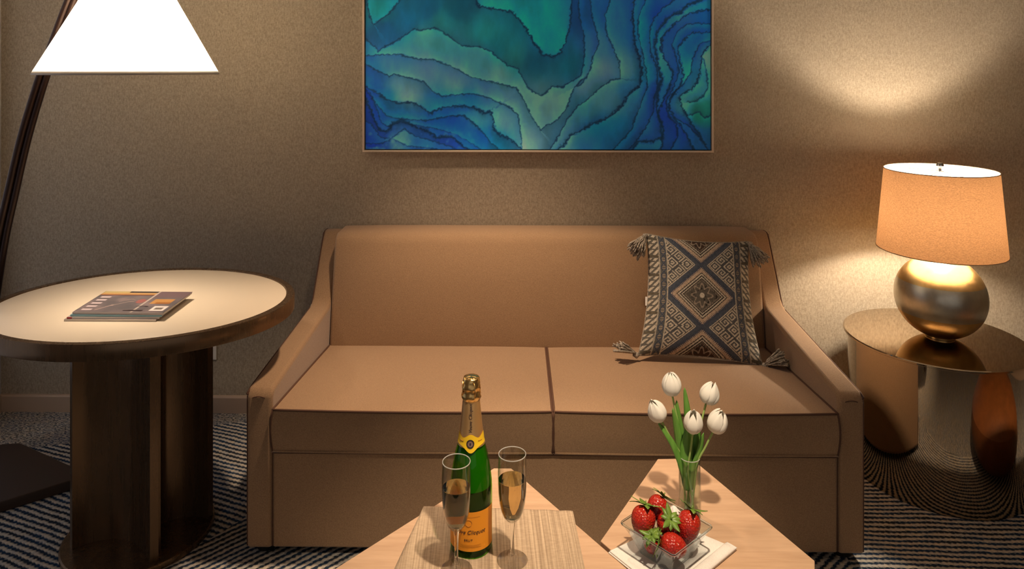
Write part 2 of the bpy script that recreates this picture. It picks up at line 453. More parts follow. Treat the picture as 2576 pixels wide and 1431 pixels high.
# seat cushions
def cushion(x0, x1):
    y0, y1, zb = SYF-.004, 2.60, .306; N = 22
    def top(u, v):
        zt = .424-.050*v; cr = .014*(1-abs(2*u-1)**4)*(1-abs(2*v-1)**3)
        sag = -.005*math.sin(PI*u)*(1-v)*1.0
        return zt+cr+sag
    def P(u, v, w_):
        bow = .006*math.sin(PI*w_)*(1-v)
        x = x0+(x1-x0)*u; y = y0+(y1-y0)*v
        zt = top(u, v); zl = zb-.002*math.sin(PI*u)
        z = zl+(zt-zl)*w_
        x += .004*math.sin(PI*w_)*(2*u-1)
        return (x, y-bow, z)
    bm = bmesh.new(); bmesh.ops.create_cube(bm, size=1)
    bmesh.ops.subdivide_edges(bm, edges=bm.edges, cuts=N, use_grid_fill=True)
    for v in bm.verts:
        u, q, w_ = v.co.x+.5, v.co.y+.5, v.co.z+.5
        v.co = Vector(P(u, q, w_))
    o = SP(from_bm('seat_cushion', bm, M['sofa'], sofa, auto=50))
    for w_ in (1, 0):
        ring = [P(i/30, 0, w_) for i in range(31)]+[P(1, i/20, w_) for i in range(1, 21)]+[P(0, 1-i/20, w_) for i in range(0, 20)]
        tube('piping', ring, .0034, M['piping'] if w_ else M['sofa'], o, 8, True)
    for u in (0, 1): tube('piping', [P(u, 0, w_/8) for w_ in range(9)], .0028, M['piping'], o, 8)
    return o
cushion(XI0+.002, .084); cushion(.090, XI1-.002)
fp = SP(box('front_panel', XI0-.001, XI1+.001, SYF+.004, SYF+.03, .024, .300, M['sofa'], sofa, .006))
SP(box('frame', XI0, XI1, SYF+.03, 2.58, .024, .29, M['sofa'], sofa))
SP(tube('piping', [(XI0, SYF+.002, .03), (XI0, SYF+.002, .298), (XI1, SYF+.002, .298), (XI1, SYF+.002, .03)], .002, M['piping'], fp, 6)).location = (0,0,0)
for x in (SX0+.045, SX1-.045):
    for y in (SYF+.05, SYB-.05): SP(lathe('foot', [(0,0),(.028,0),(.032,.026),(0,.026)], M['black'], sofa, 24, (x, y), caps=False))

# ---------------------------------------------------------------- pillow
M['pillow'] = attr_mat('pillow_kilim_weave', .95, True)
M['tassel'] = woven('tassel_yarn', (.16,.14,.11,1), (.52,.44,.35,1), 300, .95, .4, 0)
GL = ["1111111","1000001","1011101","1010101","1010001","1011111","1000000"]
GL = np.array([[int(c) for c in r] for r in GL])
def pillow_color(u, v):
    cream = np.array([198,186,166.]); slate = np.array([96,100,100.]); navy = np.array([66,74,90.]); dark = np.array([50,44,40.]); tan = np.array([188,164,140.])
    lt = np.array([150,135,118.])
    sh = u.shape; col = np.zeros(sh+(3,))+slate
    per = 1.06; k = np.floor((v+per/2)/per); vv = v-k*per; au = np.abs(u)
    def put(mask, c): col[mask] = c
    d = au/.62+np.abs(vv)/.50; p = au/.62-np.abs(vv)/.50
    n1 = fbm(u*30+50, v*30+50, 3, 2); put(n1 > .52, navy)
    inn = au < .66
    put(inn & (d > .93) & (d < 1.24), np.array([78,84,95.]))
    z = np.abs(((p*14) % 1)-.5)*2
    put(inn & (d > 1.02) & (d < 1.16) & (z*.12+1.02 > d), navy)
    put(inn & (d < 1.0) & (d > .80), tan)
    put(inn & (d > .90) & (d < 1.02) & (z*.12+.90 < d), np.array([70,76,92.]))
    put(inn & (d < .80), dark); put(inn & (d < .765) & (d > .70), cream)
    put(inn & (d < .65) & (d > .605), cream)
    core = inn & (d < .575)
    put(core, np.where((k == 0)[..., None], np.array([92,86,76.]), np.array([70,48,34.]))[core])
    put(core & (fbm(u*26, v*26, 9, 2) > .50), dark)
    rr = np.hypot(au, vv)
    fl = core & (np.abs(rr-.16-.04*np.cos(8*np.arctan2(vv, u))) < .018); put(fl, lt)
    put(core & (rr < .045), cream)
    put(core & (d > .50) & (((p*16) % 1) < .4), lt)
    # greek key areas
    key = inn & (d > 1.24)
    put(key, np.array([84,84,84.])); 
    a = (d-1.24)/.60; b = (p+1.2)/.60
    a2 = (d-1.30)/.058; b2 = (p+4.06)/.058
    ia = np.floor(a2).astype(int) % 8; ib = np.floor(b2).astype(int) % 8
    g = np.zeros(sh, bool); ok = (ia < 7) & (ib < 7)
    flip = (u > 0)
    ib2 = np.where(flip, 6-ib, ib)
    g[ok] = GL[ia[ok], ib2[ok]] == 1
    put(key & g, cream); put(key & (d < 1.285), cream)
    put(key & (d > 1.285) & (d < 1.31), dark)
    # inner vertical bands
    bd = (au >= .66) & (au < .80)
    put(bd, np.array([92,92,88.])); zz = np.abs(((v*7) % 1)-.5)*2
    put(bd & (np.abs((au-.73)/.05) < zz*.9) & (np.abs(((v*28) % 1)-.5) < .28), lt)
    put(bd & (np.abs(np.abs((au-.73)/.06)-zz) < .22), navy)
    put((au > .645) & (au < .668), cream*.92); put((au > .795) & (au < .815), cream*.85)
    # outer band: hatched triangles
    ob = au >= .815; cell = (v*3.2) % 1; t = (au-.815)/.185
    put(ob, np.array([100,96,88.]))
    tri = (cell < .86) & (np.abs(((v*9.6) % 1)-.5)*2 < 1-t*.4)
    put(ob & tri & ((((v*9.6+au*9) % 1) < .55)), cream)
    put(ob & (cell > .9), np.array([96,88,72.]))
    sp = fbm(u*60+9, v*60+3, 21, 2)
    col = col*(0.78+.44*sp)[..., None]
    return col
def make_pillow():
    root = empty('throw_pillow', (.603, 2.385, .409), 'grey and cream geometric patterned throw pillow with tassels on the sofa', 'pillow')
    HW, HH, T = .190, .208, .060; n = 260
    g = np.linspace(-1, 1, n); U, V = np.meshgrid(g, g)
    def surf(U, V, s):
        x = HW*U*(1-.10*(1-V**2))*(1.03-.07*V); z = HH*V*(1-.075*(1-U**2))
        th = T*((1-np.abs(U)**2.6)*(1-np.abs(V)**2.6))**.48
        w_ = .0035*np.sin(U*9+V*4)*(1-U**2)*(1-V**2)
        return np.stack([x, -s*(th+w_), z+HH], -1)
    f = grid_mesh('front_cover', surf(U, V, 1), M['pillow'], root)
    c = np_s2l(pillow_color(U, V))*1.05
    set_col(f.data, np.c_[c.reshape(-1, 3), np.ones(n*n)])
    g2 = np.linspace(-1, 1, 50); U2, V2 = np.meshgrid(g2, g2)
    grid_mesh('back_cover', surf(U2, V2, -.6), M['tassel'], root, flip=True)
    # zip edge cord
    ring = [(x, z) for x, z in [(t, -1) for t in np.linspace(-1, 1, 24)]+[(1, t) for t in np.linspace(-1, 1, 24)[1:]]+[(t, 1) for t in np.linspace(1, -1, 24)[1:]]+[(-1, t) for t in np.linspace(1, -1, 24)[1:-1]]]
    pts = [tuple(surf(np.array(a), np.array(b), 1)) for a, b in ring]
    tube('edge_cord', pts, .0028, M['tassel'], root, 6, True)
    rnd = random.Random(3)
    for (cx, cz, dx, dy, dz, L, sp) in ((-1, 1, -.034, -.020, -.058, .078, .034), (1, 1, .030, -.020, -.062, .072, .030),
                                    (-1, -1, -.062, -.020, .004, .070, .034), (1, -1, .060, -.030, .022, .068, .032)):
        o = Vector((HW*cx*(1.02-.06*cz), 0, HH+HH*cz)); d = Vector((dx, dy, dz)).normalized(); VV, FF = [], []
        down = cz < 0
        kn = o+d*.012
        bm_pts = [o+d*(.002+.02*i/5) for i in range(6)]
        tube_data(bm_pts, [.004, .009, .011, .009, .007, .006], 10, False, VV, FF)
        e1 = d.orthogonal().normalized(); e2 = d.cross(e1)
        for k in range(64):
            a = rnd.uniform(0, 2*PI); q = math.sqrt(rnd.random()); rad = sp*q
            off = (e1*math.cos(a)+e2*math.sin(a))
            l = L*rnd.uniform(.8, 1.05); pts = []
            for i in range(6):
                t = i/5; p = o+d*(.016+l*t)+off*(.005*q+rad*t**.8)+Vector((rnd.uniform(-1,1), rnd.uniform(-1,1), rnd.uniform(-1,1)))*.0022
                if down: p.z = max(p.z, .0065+rnd.random()*.001)
                pts.append(p)
            tube_data(pts, .0027, 5, False, VV, FF)
        from_py('tassel', VV, FF, M['tassel'], root)
    box('care_tag', -.186, -.172, -.002, -.0005, .165, .195, M['napkin'], root, 0)['label'] = 'small white sewn-in tag'
    root.rotation_euler = (math.radians(-24), math.radians(3.5), math.radians(-3))
    return root
make_pillow()

# ---------------------------------------------------------------- painting
def make_painting():
    px0, px1, z0, z1 = -.646, .764, 1.068, 1.99; yw = YW
    root = empty('framed_painting', ((px0+px1)/2, yw, z0), 'large blue and teal abstract marbled painting in thin pale frame above the sofa', 'painting')
    ox_, oz_ = (px0+px1)/2, z0; hw = (px1-px0)/2; h = z1-z0
    fr = mat('champagne_frame', (.74,.60,.45,1), .4, .2)
    blk = mat('black_rebate', (.006,.008,.012,1), .7)
    t = .0075; D = .036
    box('frame_rail', -hw, hw, -D, -.002, 0, t, fr, root, .001); box('frame_rail', -hw, hw, -D, -.002, h-t, h, fr, root, .001)
    box('frame_stile', -hw, -hw+t, -D, -.002, t, h-t, fr, root, .001); box('frame_stile', hw-t, hw, -D, -.002, t, h-t, fr, root, .001)
    box('backing', -hw+t, hw-t, -.015, -.002, t, h-t, blk, root)
    # canvas coordinates: u,v in units where the picture is 2425 wide
    nx = 620; rows = np.r_[np.linspace(1045, 0, 290), np.linspace(-4, -545, 60)]
    xs = np.linspace(57, 2478, nx); X, Y = np.meshgrid(xs, rows)
    S = """150 60 0 95 90;500 60 0 70 90;350 130 0 80 100;200 200 0 70 95;700 60 0 75 85;600 150 30 110 100;900 230 20 115 105;1300 100 0 108 108;1350 250 0 102 118;1180 120 0 100 100;1000 300 5 98 96;1250 430 0 75 85;1500 450 0 90 95;1100 400 25 105 95;480 250 55 115 105;600 300 45 108 105;850 400 50 105 105;1000 520 72 112 100;250 420 50 95 118;500 450 72 102 118;700 530 76 108 120;900 620 60 98 120;300 600 75 108 108;600 720 20 85 118;800 700 10 80 118;350 650 88 112 105;1050 850 72 110 112;1100 700 70 105 110;1200 720 68 110 108;1250 700 82 118 108;1400 720 88 122 108;1250 1000 92 120 115;1450 950 70 108 110;1600 750 45 102 105;1750 500 88 114 122;1600 600 84 112 112;1700 650 60 110 105;1850 150 30 92 132;1700 300 50 96 130;1580 100 10 78 110;1680 60 15 78 118;1900 480 75 115 114;1800 700 62 108 112;1900 650 30 92 112;1700 900 0 82 112;1600 980 25 82 120;1850 900 0 80 102;2020 200 0 92 122;2030 500 10 92 102;2100 100 0 62 142;2200 150 20 72 142;2300 130 40 92 142;2400 120 0 78 132;2180 400 34 84 134;2300 350 0 74 152;2400 250 0 62 142;2250 550 20 82 122;2350 500 20 100 112;2420 600 50 118 120;2300 720 60 118 110;2400 800 0 80 62;2460 400 80 140 170;2100 650 10 62 112;2150 800 10 52 112;2300 900 10 52 122;2050 900 20 72 112;2400 950 10 62 92;2450 760 20 100 80;200 700 0 78 102;300 800 10 78 106;600 830 0 72 122;100 800 0 52 112;150 950 20 62 112;300 950 72 112 142;450 1000 22 72 112;100 1000 0 42 122;700 900 0 62 132;850 950 0 72 122;860 830 52 112 112;1000 1000 0 78 92;650 1000 22 62 122;80 500 10 70 110;90 650 0 50 110;300 -300 0 90 110;900 -300 20 110 110;1500 -300 10 80 120;2100 -300 0 60 140;2400 -450 20 90 130"""
    S = np.array([[float(q) for q in r.split()] for r in S.split(';')])
    WX = (fbm(X/90, Y/90, 5, 4)-.47)*34; WY = (fbm(X/90+40, Y/90, 6, 4)-.47)*34
    JX = (fbm(X/16, Y/16, 11, 3)-.44)*22; JY = (fbm(X/16+7, Y/16, 12, 3)-.44)*22
    Xc, Yc = X+WX*1.6, Y+WY*1.6
    num = np.zeros(X.shape+(3,)); den = np.zeros(X.shape)
    for r in S:
        d2 = (Xc-r[0])**2+(Yc-r[1])**2; w_ = 1/(d2+2600)**1.9; num += w_[..., None]*r[2:]; den += w_
    col = num/den[..., None]
    wash = fbm(X/70, Y/150, 31, 4)-.47
    col = col*(1+.30*wash[..., None])
    L = [
     (1, 4, .8, 60, "60 -60 85 90 115 155 160 120 230 70 270 20 330 -60"),
     (1, 5, .9, 130, "800 -120 840 0 860 35 900 30 1000 55 1080 65 1130 110 1180 180 1220 240 1245 300 1280 320 1300 370 1380 385 1430 350 1470 270 1495 160 1505 0 1510 -200"),
     (-1, 4, .75, 55, "65 260 110 310 150 350 180 320 250 290 310 250 400 190 440 200 540 180 600 205 660 250 740 310 860 315 940 350 1000 400 1060 450 1130 470 1170 550 1210 620 1290 665 1340 630 1370 595 1450 600 1520 550 1570 520 1590 440 1600 350 1590 200 1560 100 1555 0 1550 -300"),
     (1, 3.5, .7, 50, "60 380 200 370 300 370 370 390 440 405 530 400 620 440 700 470 780 520 850 545 970 570 1080 600 1120 610 1170 690 1230 820 1290 910 1330 870 1370 860 1420 820 1470 760 1500 670 1530 600 1580 545"),
     (1, 3.5, .75, 50, "55 435 130 480 220 525 260 510 350 530 470 565 530 630 600 665 700 655 800 650 900 670 1000 710 1080 750 1130 800 1150 900 1160 1045"),
     (1, 6, .95, 70, "55 600 120 630 200 690 280 715 370 705 450 740 510 790 600 750 720 735 820 750 900 790 930 770 960 830 960 900 1000 940 1080 970 1120 1010 1150 1045"),
     (1, 3.5, .75, 40, "55 610 130 720 200 800 300 830 500 840 650 810 750 805 820 860 880 920 950 1010 1000 1045"),
     (1, 7, .85, 45, "55 670 100 780 150 900 200 920 250 860 310 835 400 880 480 910 560 960 660 950 720 1000 780 1045"),
     (-1, 4, .6, 30, "55 840 100 870 160 960 230 975 330 900 400 950 500 980 600 1010 700 1045"),
     (1, 3.5, .6, 30, "55 1000 150 1010 250 970 350 1020 450 1030 560 1045"),
     (1, 3.5, .6, 35, "90 640 130 740 170 860 220 880 300 850 500 890 600 910 700 940 800 1000 870 1045"),
     (-1, 3.5, .75, 60, "1355 1045 1410 960 1480 830 1550 740 1620 690 1700 610 1780 560 1810 545 1850 550 1840 420 1800 320 1750 220 1745 90 1775 0 1800 -250"),
     (1, 3.5, .75, 55, "1640 -200 1640 0 1650 100 1680 200 1700 300 1660 380 1640 480 1580 580 1540 600"),
     (-1, 6, .95, 70, "1400 1045 1450 1020 1500 940 1560 920 1640 870 1720 840 1800 790 1860 730 1920 640 1990 590 2000 500 1990 420 1960 330 1940 200 1935 100 1945 0 1960 -250"),
     (-1, 3.5, .75, 45, "1800 1045 1860 980 1930 900 1960 800 2000 700 2040 600 2030 480 2000 350 1970 200 1980 80 2020 0 2060 -250"),
     (-1, 4, .75, 50, "1910 1045 1980 960 2050 850 2080 780 2080 700 2110 600 2110 480 2060 350 2050 220 2080 120 2150 40 2210 0 2300 -100"),
     (-1, 9, .98, 55, "1930 1045 1970 990 2080 985 2140 960 2130 850 2100 750 2110 640 2140 540 2110 430 2090 300 2110 200 2180 110 2270 70 2320 20 2400 -5 2500 -60"),
     (-1, 4, .7, 40, "2200 1045 2250 960 2240 860 2180 800 2170 700 2220 600 2260 500 2240 400 2210 300 2240 220 2310 160 2390 150 2480 160"),
     (1, 6, .85, 40, "2130 1045 2150 900 2110 800 2150 680 2190 600 2220 500 2170 420 2130 330 2140 240 2200 180 2290 100 2360 70 2480 50"),
     (-1, 5, .85, 45, "2360 1045 2320 950 2260 860 2190 790 2190 690 2260 600 2290 520 2270 440 2250 320 2300 260 2360 220 2480 215"),
     (-1, 4, .75, 40, "2480 270 2400 300 2350 400 2340 500 2290 580 2220 640 2180 740 2230 820 2330 880 2400 960 2460 1045"),
     (1, 5, .9, 45, "2480 300 2420 370 2410 470 2390 560 2350 620 2270 660 2260 680 2290 760 2330 840 2380 900 2440 1000"),
     (1, 4, .7, 40, "2430 400 2450 480 2460 600 2430 660 2380 700 2320 710"),
     (-1, 3.5, .7, 35, "2330 800 2400 780 2440 820 2480 800"),
    ]
    for side, wd, st, gl, s in L:
        a = np.array([float(q) for q in s.split()]).reshape(-1, 2)
        amp = 1.0 if wd < 5 else 1.5
        XX = X+WX*.22+JX*amp; YY = Y+WY*.22+JY*amp
        x0b, x1b = a[:, 0].min()-3*gl, a[:, 0].max()+3*gl; y0b, y1b = a[:, 1].min()-3*gl, a[:, 1].max()+3*gl
        m_ = (X > x0b) & (X < x1b) & (Y > y0b) & (Y < y1b)
        x_, y_ = XX[m_], YY[m_]; best = np.full(x_.shape, 1e9); sg = np.ones(x_.shape)
        for (ax, ay), (bx, by) in zip(a[:-1], a[1:]):
            dx, dy = bx-ax, by-ay; L2 = dx*dx+dy*dy
            t_ = np.clip(((x_-ax)*dx+(y_-ay)*dy)/L2, 0, 1)
            d_ = np.hypot(x_-ax-t_*dx, y_-ay-t_*dy); cr = dx*(y_-ay)-dy*(x_-ax)
            k = d_ < best; best[k] = d_[k]; sg[k] = np.sign(cr[k])
        var = .55+.9*vnoise(x_/60, y_/60, 77)
        line = np.exp(-(best/(1.35*wd*var))**2)*min(1, st*1.15)
        shade = np.exp(-best/(gl*1.2))*(sg == side)*.50*st
        lift = np.exp(-best/(gl*.8))*(sg != side)*.26
        c = col[m_]
        deep = c*np.array([.08, .45, .70])
        c = c*(1-shade[:, None])+deep*shade[:, None]
        c = c*(1+lift[:, None])+lift[:, None]*np.array([10, 6, 2])
        c = c*(1-line[:, None])+np.array([0, 34, 52])*line[:, None]
        col[m_] = c
    # soft pale blotches low left
    bl = np.clip((fbm(X/45, Y/55, 55, 3)-.52)*6, 0, 1)*np.clip((Y-860)/120, 0, 1)*np.clip((900-X)/300, 0, 1)
    col = col*(1-.5*bl[..., None])+np.array([90, 130, 165])*.5*bl[..., None]
    lin = np.clip(np_s2l(np.clip(col, 0, 255))*np.array([2.7,4.1,6.0]), 0, .92)
    wx = -hw+.011+(X-57)/(2478-57)*(2*hw-.022)
    wz = .011+(1045-Y)/(1045+545)*(h-.022)
    P = np.stack([wx, np.full_like(wx, -.027), wz], -1)
    m = attr_mat('ink_painting', .55); o = grid_mesh('canvas', P, m, root)
    set_col(o.data, np.c_[lin.reshape(-1, 3), np.ones(lin.shape[0]*lin.shape[1])])
    # canvas has thickness: sides behind the picture face
    box('canvas_stretcher', -hw+.012, hw-.012, -.0265, -.015, .012, h-.012, blk, root)
PAINT_K = 2.6
make_painting()

# ---------------------------------------------------------------- oval table (left)
def ellipse_pts(cx, cy, a, b, n=96, rot=0):
    return [(cx+a*math.cos(t)*math.cos(rot)-b*math.sin(t)*math.sin(rot), cy+a*math.cos(t)*math.sin(rot)+b*math.sin(t)*math.cos(rot)) for t in (2*PI*i/n for i in range(n))]
ot = empty('oval_table', (-1.17, 2.135, 0), 'oval dining table with cream top and dark bronze pedestal left of the sofa', 'table')
lathe('table_rim', [(.974,.648),(1.0-.002,.645),(1.0,.648),(1.0,.686),(.995,.690),(.948,.690),(.945,.686),(.945,.684),(.93,.684),(.93,.648),(.974,.648)], M['bronze'], ot, 128, (0,0), (.455,.352))
lathe('tabletop', [(0,.650),(.942,.650),(.943,.6868),(.938,.6878),(0,.6878)], M['laminate'], ot, 128, (0,0), (.455,.352))
lathe('base_plate', [(0,0),(.204,0),(.207,.003),(.207,.014),(.203,.017),(0,.017)], M['bronze'], ot, 96, (.016,-.046))
def sheet(name, pts, th, z0, z1, m, parent):
    P = smooth_path([(x, y, 0) for x, y in pts], 8); n = len(P); L_, R_ = [], []
    for i in range(n):
        t = (P[min(i+1,n-1)]-P[max(i-1,0)]).normalized(); nn = Vector((-t.y, t.x, 0))
        L_.append(P[i]+nn*th/2); R_.append(P[i]-nn*th/2)
    ring = [(p.x, p.y) for p in L_]+[(p.x, p.y) for p in R_[::-1]]
    V = [(x, y, z0) for x, y in ring]+[(x, y, z1) for x, y in ring]; k = len(ring); F = []
    for i in range(k): F.append([i, (i+1) % k, k+(i+1) % k, k+i])
    for i in range(n-1):
        F.append([i, k-1-i, k-2-i, i+1][::-1]); F.append([k+i, k+i+1, k+k-2-i, k+k-1-i][::-1])
    bm = bmesh.new(); vs = [bm.verts.new(v) for v in V]
    for f in F: bm.faces.new([vs[i] for i in f])
    return from_bm(name, bm, m, parent, auto=40)
o_ = (-1.17, 2.135)
sub = lambda L: [(x-o_[0], y-o_[1]) for x, y in L]
sheet('curved_column', sub([(-1.306,2.000),(-1.275,2.030),(-1.215,2.052),(-1.150,2.043),(-1.090,2.005),(-1.052,1.966),(-1.036,1.948)]), .022, .016, .649, M['bronze'], ot)
sheet('curved_column', sub([(-1.052,1.990),(-1.100,2.060),(-1.105,2.115),(-1.065,2.148),(-1.010,2.158),(-.966,2.146)]), .022, .016, .649, M['bronze'], ot)

# ---------------------------------------------------------------- magazines
M['cover'] = attr_mat('glossy_printed_cover', .28, coat=.3)
def cover_color(kind, U, V):
    c = np.zeros(U.shape+(3,))
    if kind == 0:
        c[:] = (108, 98, 100); n = fbm(U*6, V*5, 4, 3)
        c += (n-.47)[..., None]*np.array([70, 50, 45])
        def put(m, v): c[m] = v
        put(V > .94, (52,48,46)); put((V > .80) & (V < .93) & (U < .62), (182,140,88)); put((V > .80) & (V < .84) & (U < .62), (120,62,40))
        put((V > .92) & (U < .3), (180,160,110))
        for i in range(5):
            y = .10+.145*i; put((V > y) & (V < y+.065) & (U > .045) & (U < .16), (196,178,180))
            put((V > y+.065) & (V < y+.09) & (U > .045) & (U < .16), (70,58,56))
        put((U > .62) & (U < .645), (180,165,155))
        put((U > .65) & (V > .7), (108,88,92)); put((U > .70) & (U < .93) & (V > .40) & (V < .62), (180,130,75)); put((U > .76) & (U < .93) & (V > .40) & (V < .48), (150,96,50))
        put((U > .80) & (U < .965) & (V > .08) & (V < .30), (224,212,206)); put((U > .84) & (U < .93) & (V > .14) & (V < .23), (120,108,100))
        put(((U-.57)/.05)**2+((V-.52)/.10)**2 < 1, (150,92,88))
        put((U > .52) & (U < .74) & (V > .06) & (V < .30) & (n > .42), (48,36,40))
        put((np.abs(V-.42-.3*np.sin(U*16)*.3) < .018) & (U > .30) & (U < .5), (140,122,116))
        put((np.abs(V-.52-.3*np.sin(U*18)*.3) < .014) & (U > .33) & (U < .5), (140,122,116))
        put((np.abs(V-.22-.1*np.sin(U*24)) < .02) & (U > .20) & (U < .33), (160,136,130))
    else: c[:] = {1: (120,170,185), 2: (190,178,170), 3: (170,150,140)}[kind]
    return c
stack = [((-1.298, 1.957), .0, .0052, 3, 'bottom magazine of the stack, with pale spine, lying on the oval table top', (.62,.56,.50,1)),
         ((-1.292, 1.961), .015, .0052, 2, 'magazine with a red spine tip, second from the bottom of the stack', (.60,.56,.55,1)),
         ((-1.285, 1.965), .0, .0048, 1, 'magazine with a pale blue spine, just under the topmost magazine', (.25,.45,.52,1)),
         ((-1.281, 1.968), -.01, .0060, 0, 'topmost magazine with purple and orange cover on the oval table stack', (.50,.44,.44,1))]
zc = .6880
def make_mag(pos, rot, th, kind, label, spine, z):
    W, Dp = .262, .186
    root = empty('magazine', (pos[0], pos[1], z), label, 'magazine', 'magazines stacked on the oval table', rot)
    sk = .10
    def sh(x, y): return x-.10*y, y
    pts = [sh(0,0), sh(W,0), sh(W+.012,Dp), sh(0,Dp)]
    prism('pages', [(x+.001 if i in (0,3) else x-.002, y+.001 if i < 2 else y-.001) for i, (x, y) in enumerate(pts)], 'z', .0004, th-.0006, M['paper'], root)
    n = 90; U, V = np.meshgrid(np.linspace(0, 1, n), np.linspace(0, 1, n))
    X = (pts[0][0]*(1-U)+pts[1][0]*U)*(1-V)+(pts[3][0]*(1-U)+pts[2][0]*U)*V; Y = V*Dp
    P = np.stack([X, Y, np.full_like(X, th)], -1)
    o = grid_mesh('cover', P, M['cover'], root)
    set_col(o.data, np.c_[np_s2l(cover_color(kind, U, V)).reshape(-1, 3)*1.1, np.ones(n*n)])
    so = o.modifiers.new('thickness', 'SOLIDIFY'); so.thickness = .0005; so.offset = -1
    ms = mat('magazine_spine', spine, .4)
    box('spine', pts[0][0], pts[1][0], -.0006, .0006, .0, th, ms, root)
    if kind == 2: box('spine_mark', pts[0][0], pts[0][0]+.014, -.0012, .0002, .0004, th-.0004, mat('red_print', (.45,.04,.04,1), .4), root)['label'] = 'red block printed at the end of the spine'
for pos, rot, th, kind, label, sp in stack:
    make_mag(pos, rot, th, kind, label, sp, zc); zc += th+.0004

# ---------------------------------------------------------------- arc floor lamp
fl = empty('floor_lamp', (-1.80, 2.30, 0), 'tall arched floor lamp with lit white cone shade over the oval table', 'lamp')
fx, fy = -1.80, 2.30
FP = lambda o: (setattr(o, 'location', (-fx, -fy, 0)), o)[1]
FP(prism('base', [(-1.46,2.335),(-1.84,2.530),(-1.90,2.520),(-2.08,2.16),(-2.06,2.10),(-1.75,2.10)], 'z', 0, .034, M['lampbase'], fl, .003, 2))
for s, dy in ((-1, 0), (1, .012)):
    path = [(-1.815,2.30,.034),(-1.800,2.30,.40),(-1.750,2.30,.78),(-1.700,2.295,1.0),(-1.650,2.285,1.18),(-1.585,2.27,1.36),(-1.520,2.25,1.50),(-1.45,2.22,1.63),(-1.36,2.18,1.76),(-1.27,2.13,1.85),(-1.19,2.10,1.872)]
    off = .0085*s
    n_ = len(path); pp = []
    for i, (x, y, z) in enumerate(path):
        k = max(0, 1-(i/(n_-1))**3)
        pp.append((x+off*k, y+dy*k, z-off*k*.5))
    sp_ = smooth_path(pp, 8)
    FP(tube('pole', sp_, [.0118-.003*i/len(sp_) for i in range(len(sp_))], M['lampblack'], fl, 14))
FP(tube('drop_rod', [(-1.19,2.10,1.875),(-1.19,2.10,1.60)], .005, M['lampblack'], fl, 10))
FP(lathe('lamp_shade', [(.050,1.760),(.2475,1.392),(.2485,1.386)], M['shade_white'], fl, 96, (-1.19,2.10)))
FP(lathe('shade_trim', [(.2475,1.390),(.2495,1.390),(.2495,1.385),(.2475,1.385),(.2475,1.390)], mat('shade_trim_tape', (.55,.50,.44,1), .7), fl, 96, (-1.19,2.10)))
FP(lathe('diffuser', [(0,1.394),(.243,1.394),(.243,1.396),(0,1.396)], mat('opal_diffuser', (.85,.80,.72,1), .6), fl, 64, (-1.19,2.10)))
FP(lathe('bulb', [(0,1.495),(.018,1.499),(.028,1.515),(.026,1.535),(.014,1.56),(.013,1.60),(0,1.60)], M['bulb'], fl, 24, (-1.19,2.10)))
fl.children[-1].visible_shadow = True

# ---------------------------------------------------------------- mirrored drum side table
st = empty('side_table', (1.435, 2.46, 0), 'round mirrored bronze drum side table right of the sofa', 'table')
lathe('drum', [(0,.0),(.270,.0),(.272,.002),(.272,.460),(0,.460)], M['mirror'], st, 128)
lathe('tabletop', [(0,.4602),(.284,.4602),(.2875,.4625),(.2875,.4675),(.284,.470),(0,.470)], M['mirror'], st, 128)

# ---------------------------------------------------------------- table lamp
tl = empty('table_lamp', (1.456, 2.46, .4702), 'lit table lamp with metallic ball base and tan drum shade on the side table', 'lamp')
def leafmetal():
    m = mat('silver_and_gold_leaf', (.7,.6,.45,1), .3, 1); t = NT(m); o = t.obj(); s = t.n('ShaderNodeSeparateXYZ'); t.l(o, s.inputs[0])
    n = t.noise(o, 22, 5, .65); z = t.math('ADD', s.outputs[2], t.math('MULTIPLY', t.math('SUBTRACT', n, .5), .004))
    band = t.math('MULTIPLY', t.math('GREATER_THAN', z, .088), t.math('LESS_THAN', z, .196))
    gold = t.mix(n, (.42,.25,.09,1), (.82,.56,.24,1)); silver = t.mix(n, (.34,.31,.24,1), (.66,.61,.50,1))
    t.l(t.mix(band, gold, silver), t.b.inputs['Base Color'])
    t.l(t.math('MULTIPLY_ADD', t.noise(o, 40, 4, .7), .22, .22), t.b.inputs['Roughness'])
    t.bump(t.noise(o, 26, 4, .6), .12, .004); return m
R = .143; zc_ = .141
prof = [(0,.0005),(.046,.0005)]+[(R*math.sin(a), zc_-R*math.cos(a)) for a in np.linspace(.33, PI-.14, 44)]+[(.022,.283),(.018,.288),(0,.288)]
lathe('ball_base', prof, leafmetal(), tl, 96)
lathe('neck', [(0,.287),(.013,.287),(.013,.36),(.018,.362),(.018,.40),(.012,.41),(0,.41)], M['brass'], tl, 24)
lathe('lamp_shade', [(.1985,.302),(.1745,.580)], M['shade'], tl, 128)
for z, r in ((.302,.1985),(.580,.1745)):
    tube('shade_rim', [(r*math.cos(a), r*math.sin(a), z) for a in np.linspace(0, 2*PI, 97)[:-1]], .0016, mat('shade_edge', (.42,.30,.19,1), .8), tl, 6, True)
harp = [(.012,0,.40),(.050,0,.44),(.058,0,.49),(.045,0,.545),(.0,0,.574),(-.045,0,.545),(-.058,0,.49),(-.050,0,.44),(-.012,0,.40)]
tube('harp', smooth_path(harp, 5), .0015, M['steel'], tl, 6)
for a in (0, 2*PI/3, 4*PI/3): tube('shade_spoke', [(0,0,.577),(.1735*math.cos(a+.4), .1735*math.sin(a+.4), .579)], .0014, M['steel'], tl, 6)
lathe('finial', [(0,.574),(.006,.575),(.005,.585),(.0115,.590),(.0125,.597),(.009,.604),(0,.607)], M['steel'], tl, 24)
lathe('bulb', [(0,.41),(.011,.41),(.012,.425),(.024,.445),(.026,.46),(.018,.478),(0,.486)], M['bulb'], tl, 24)

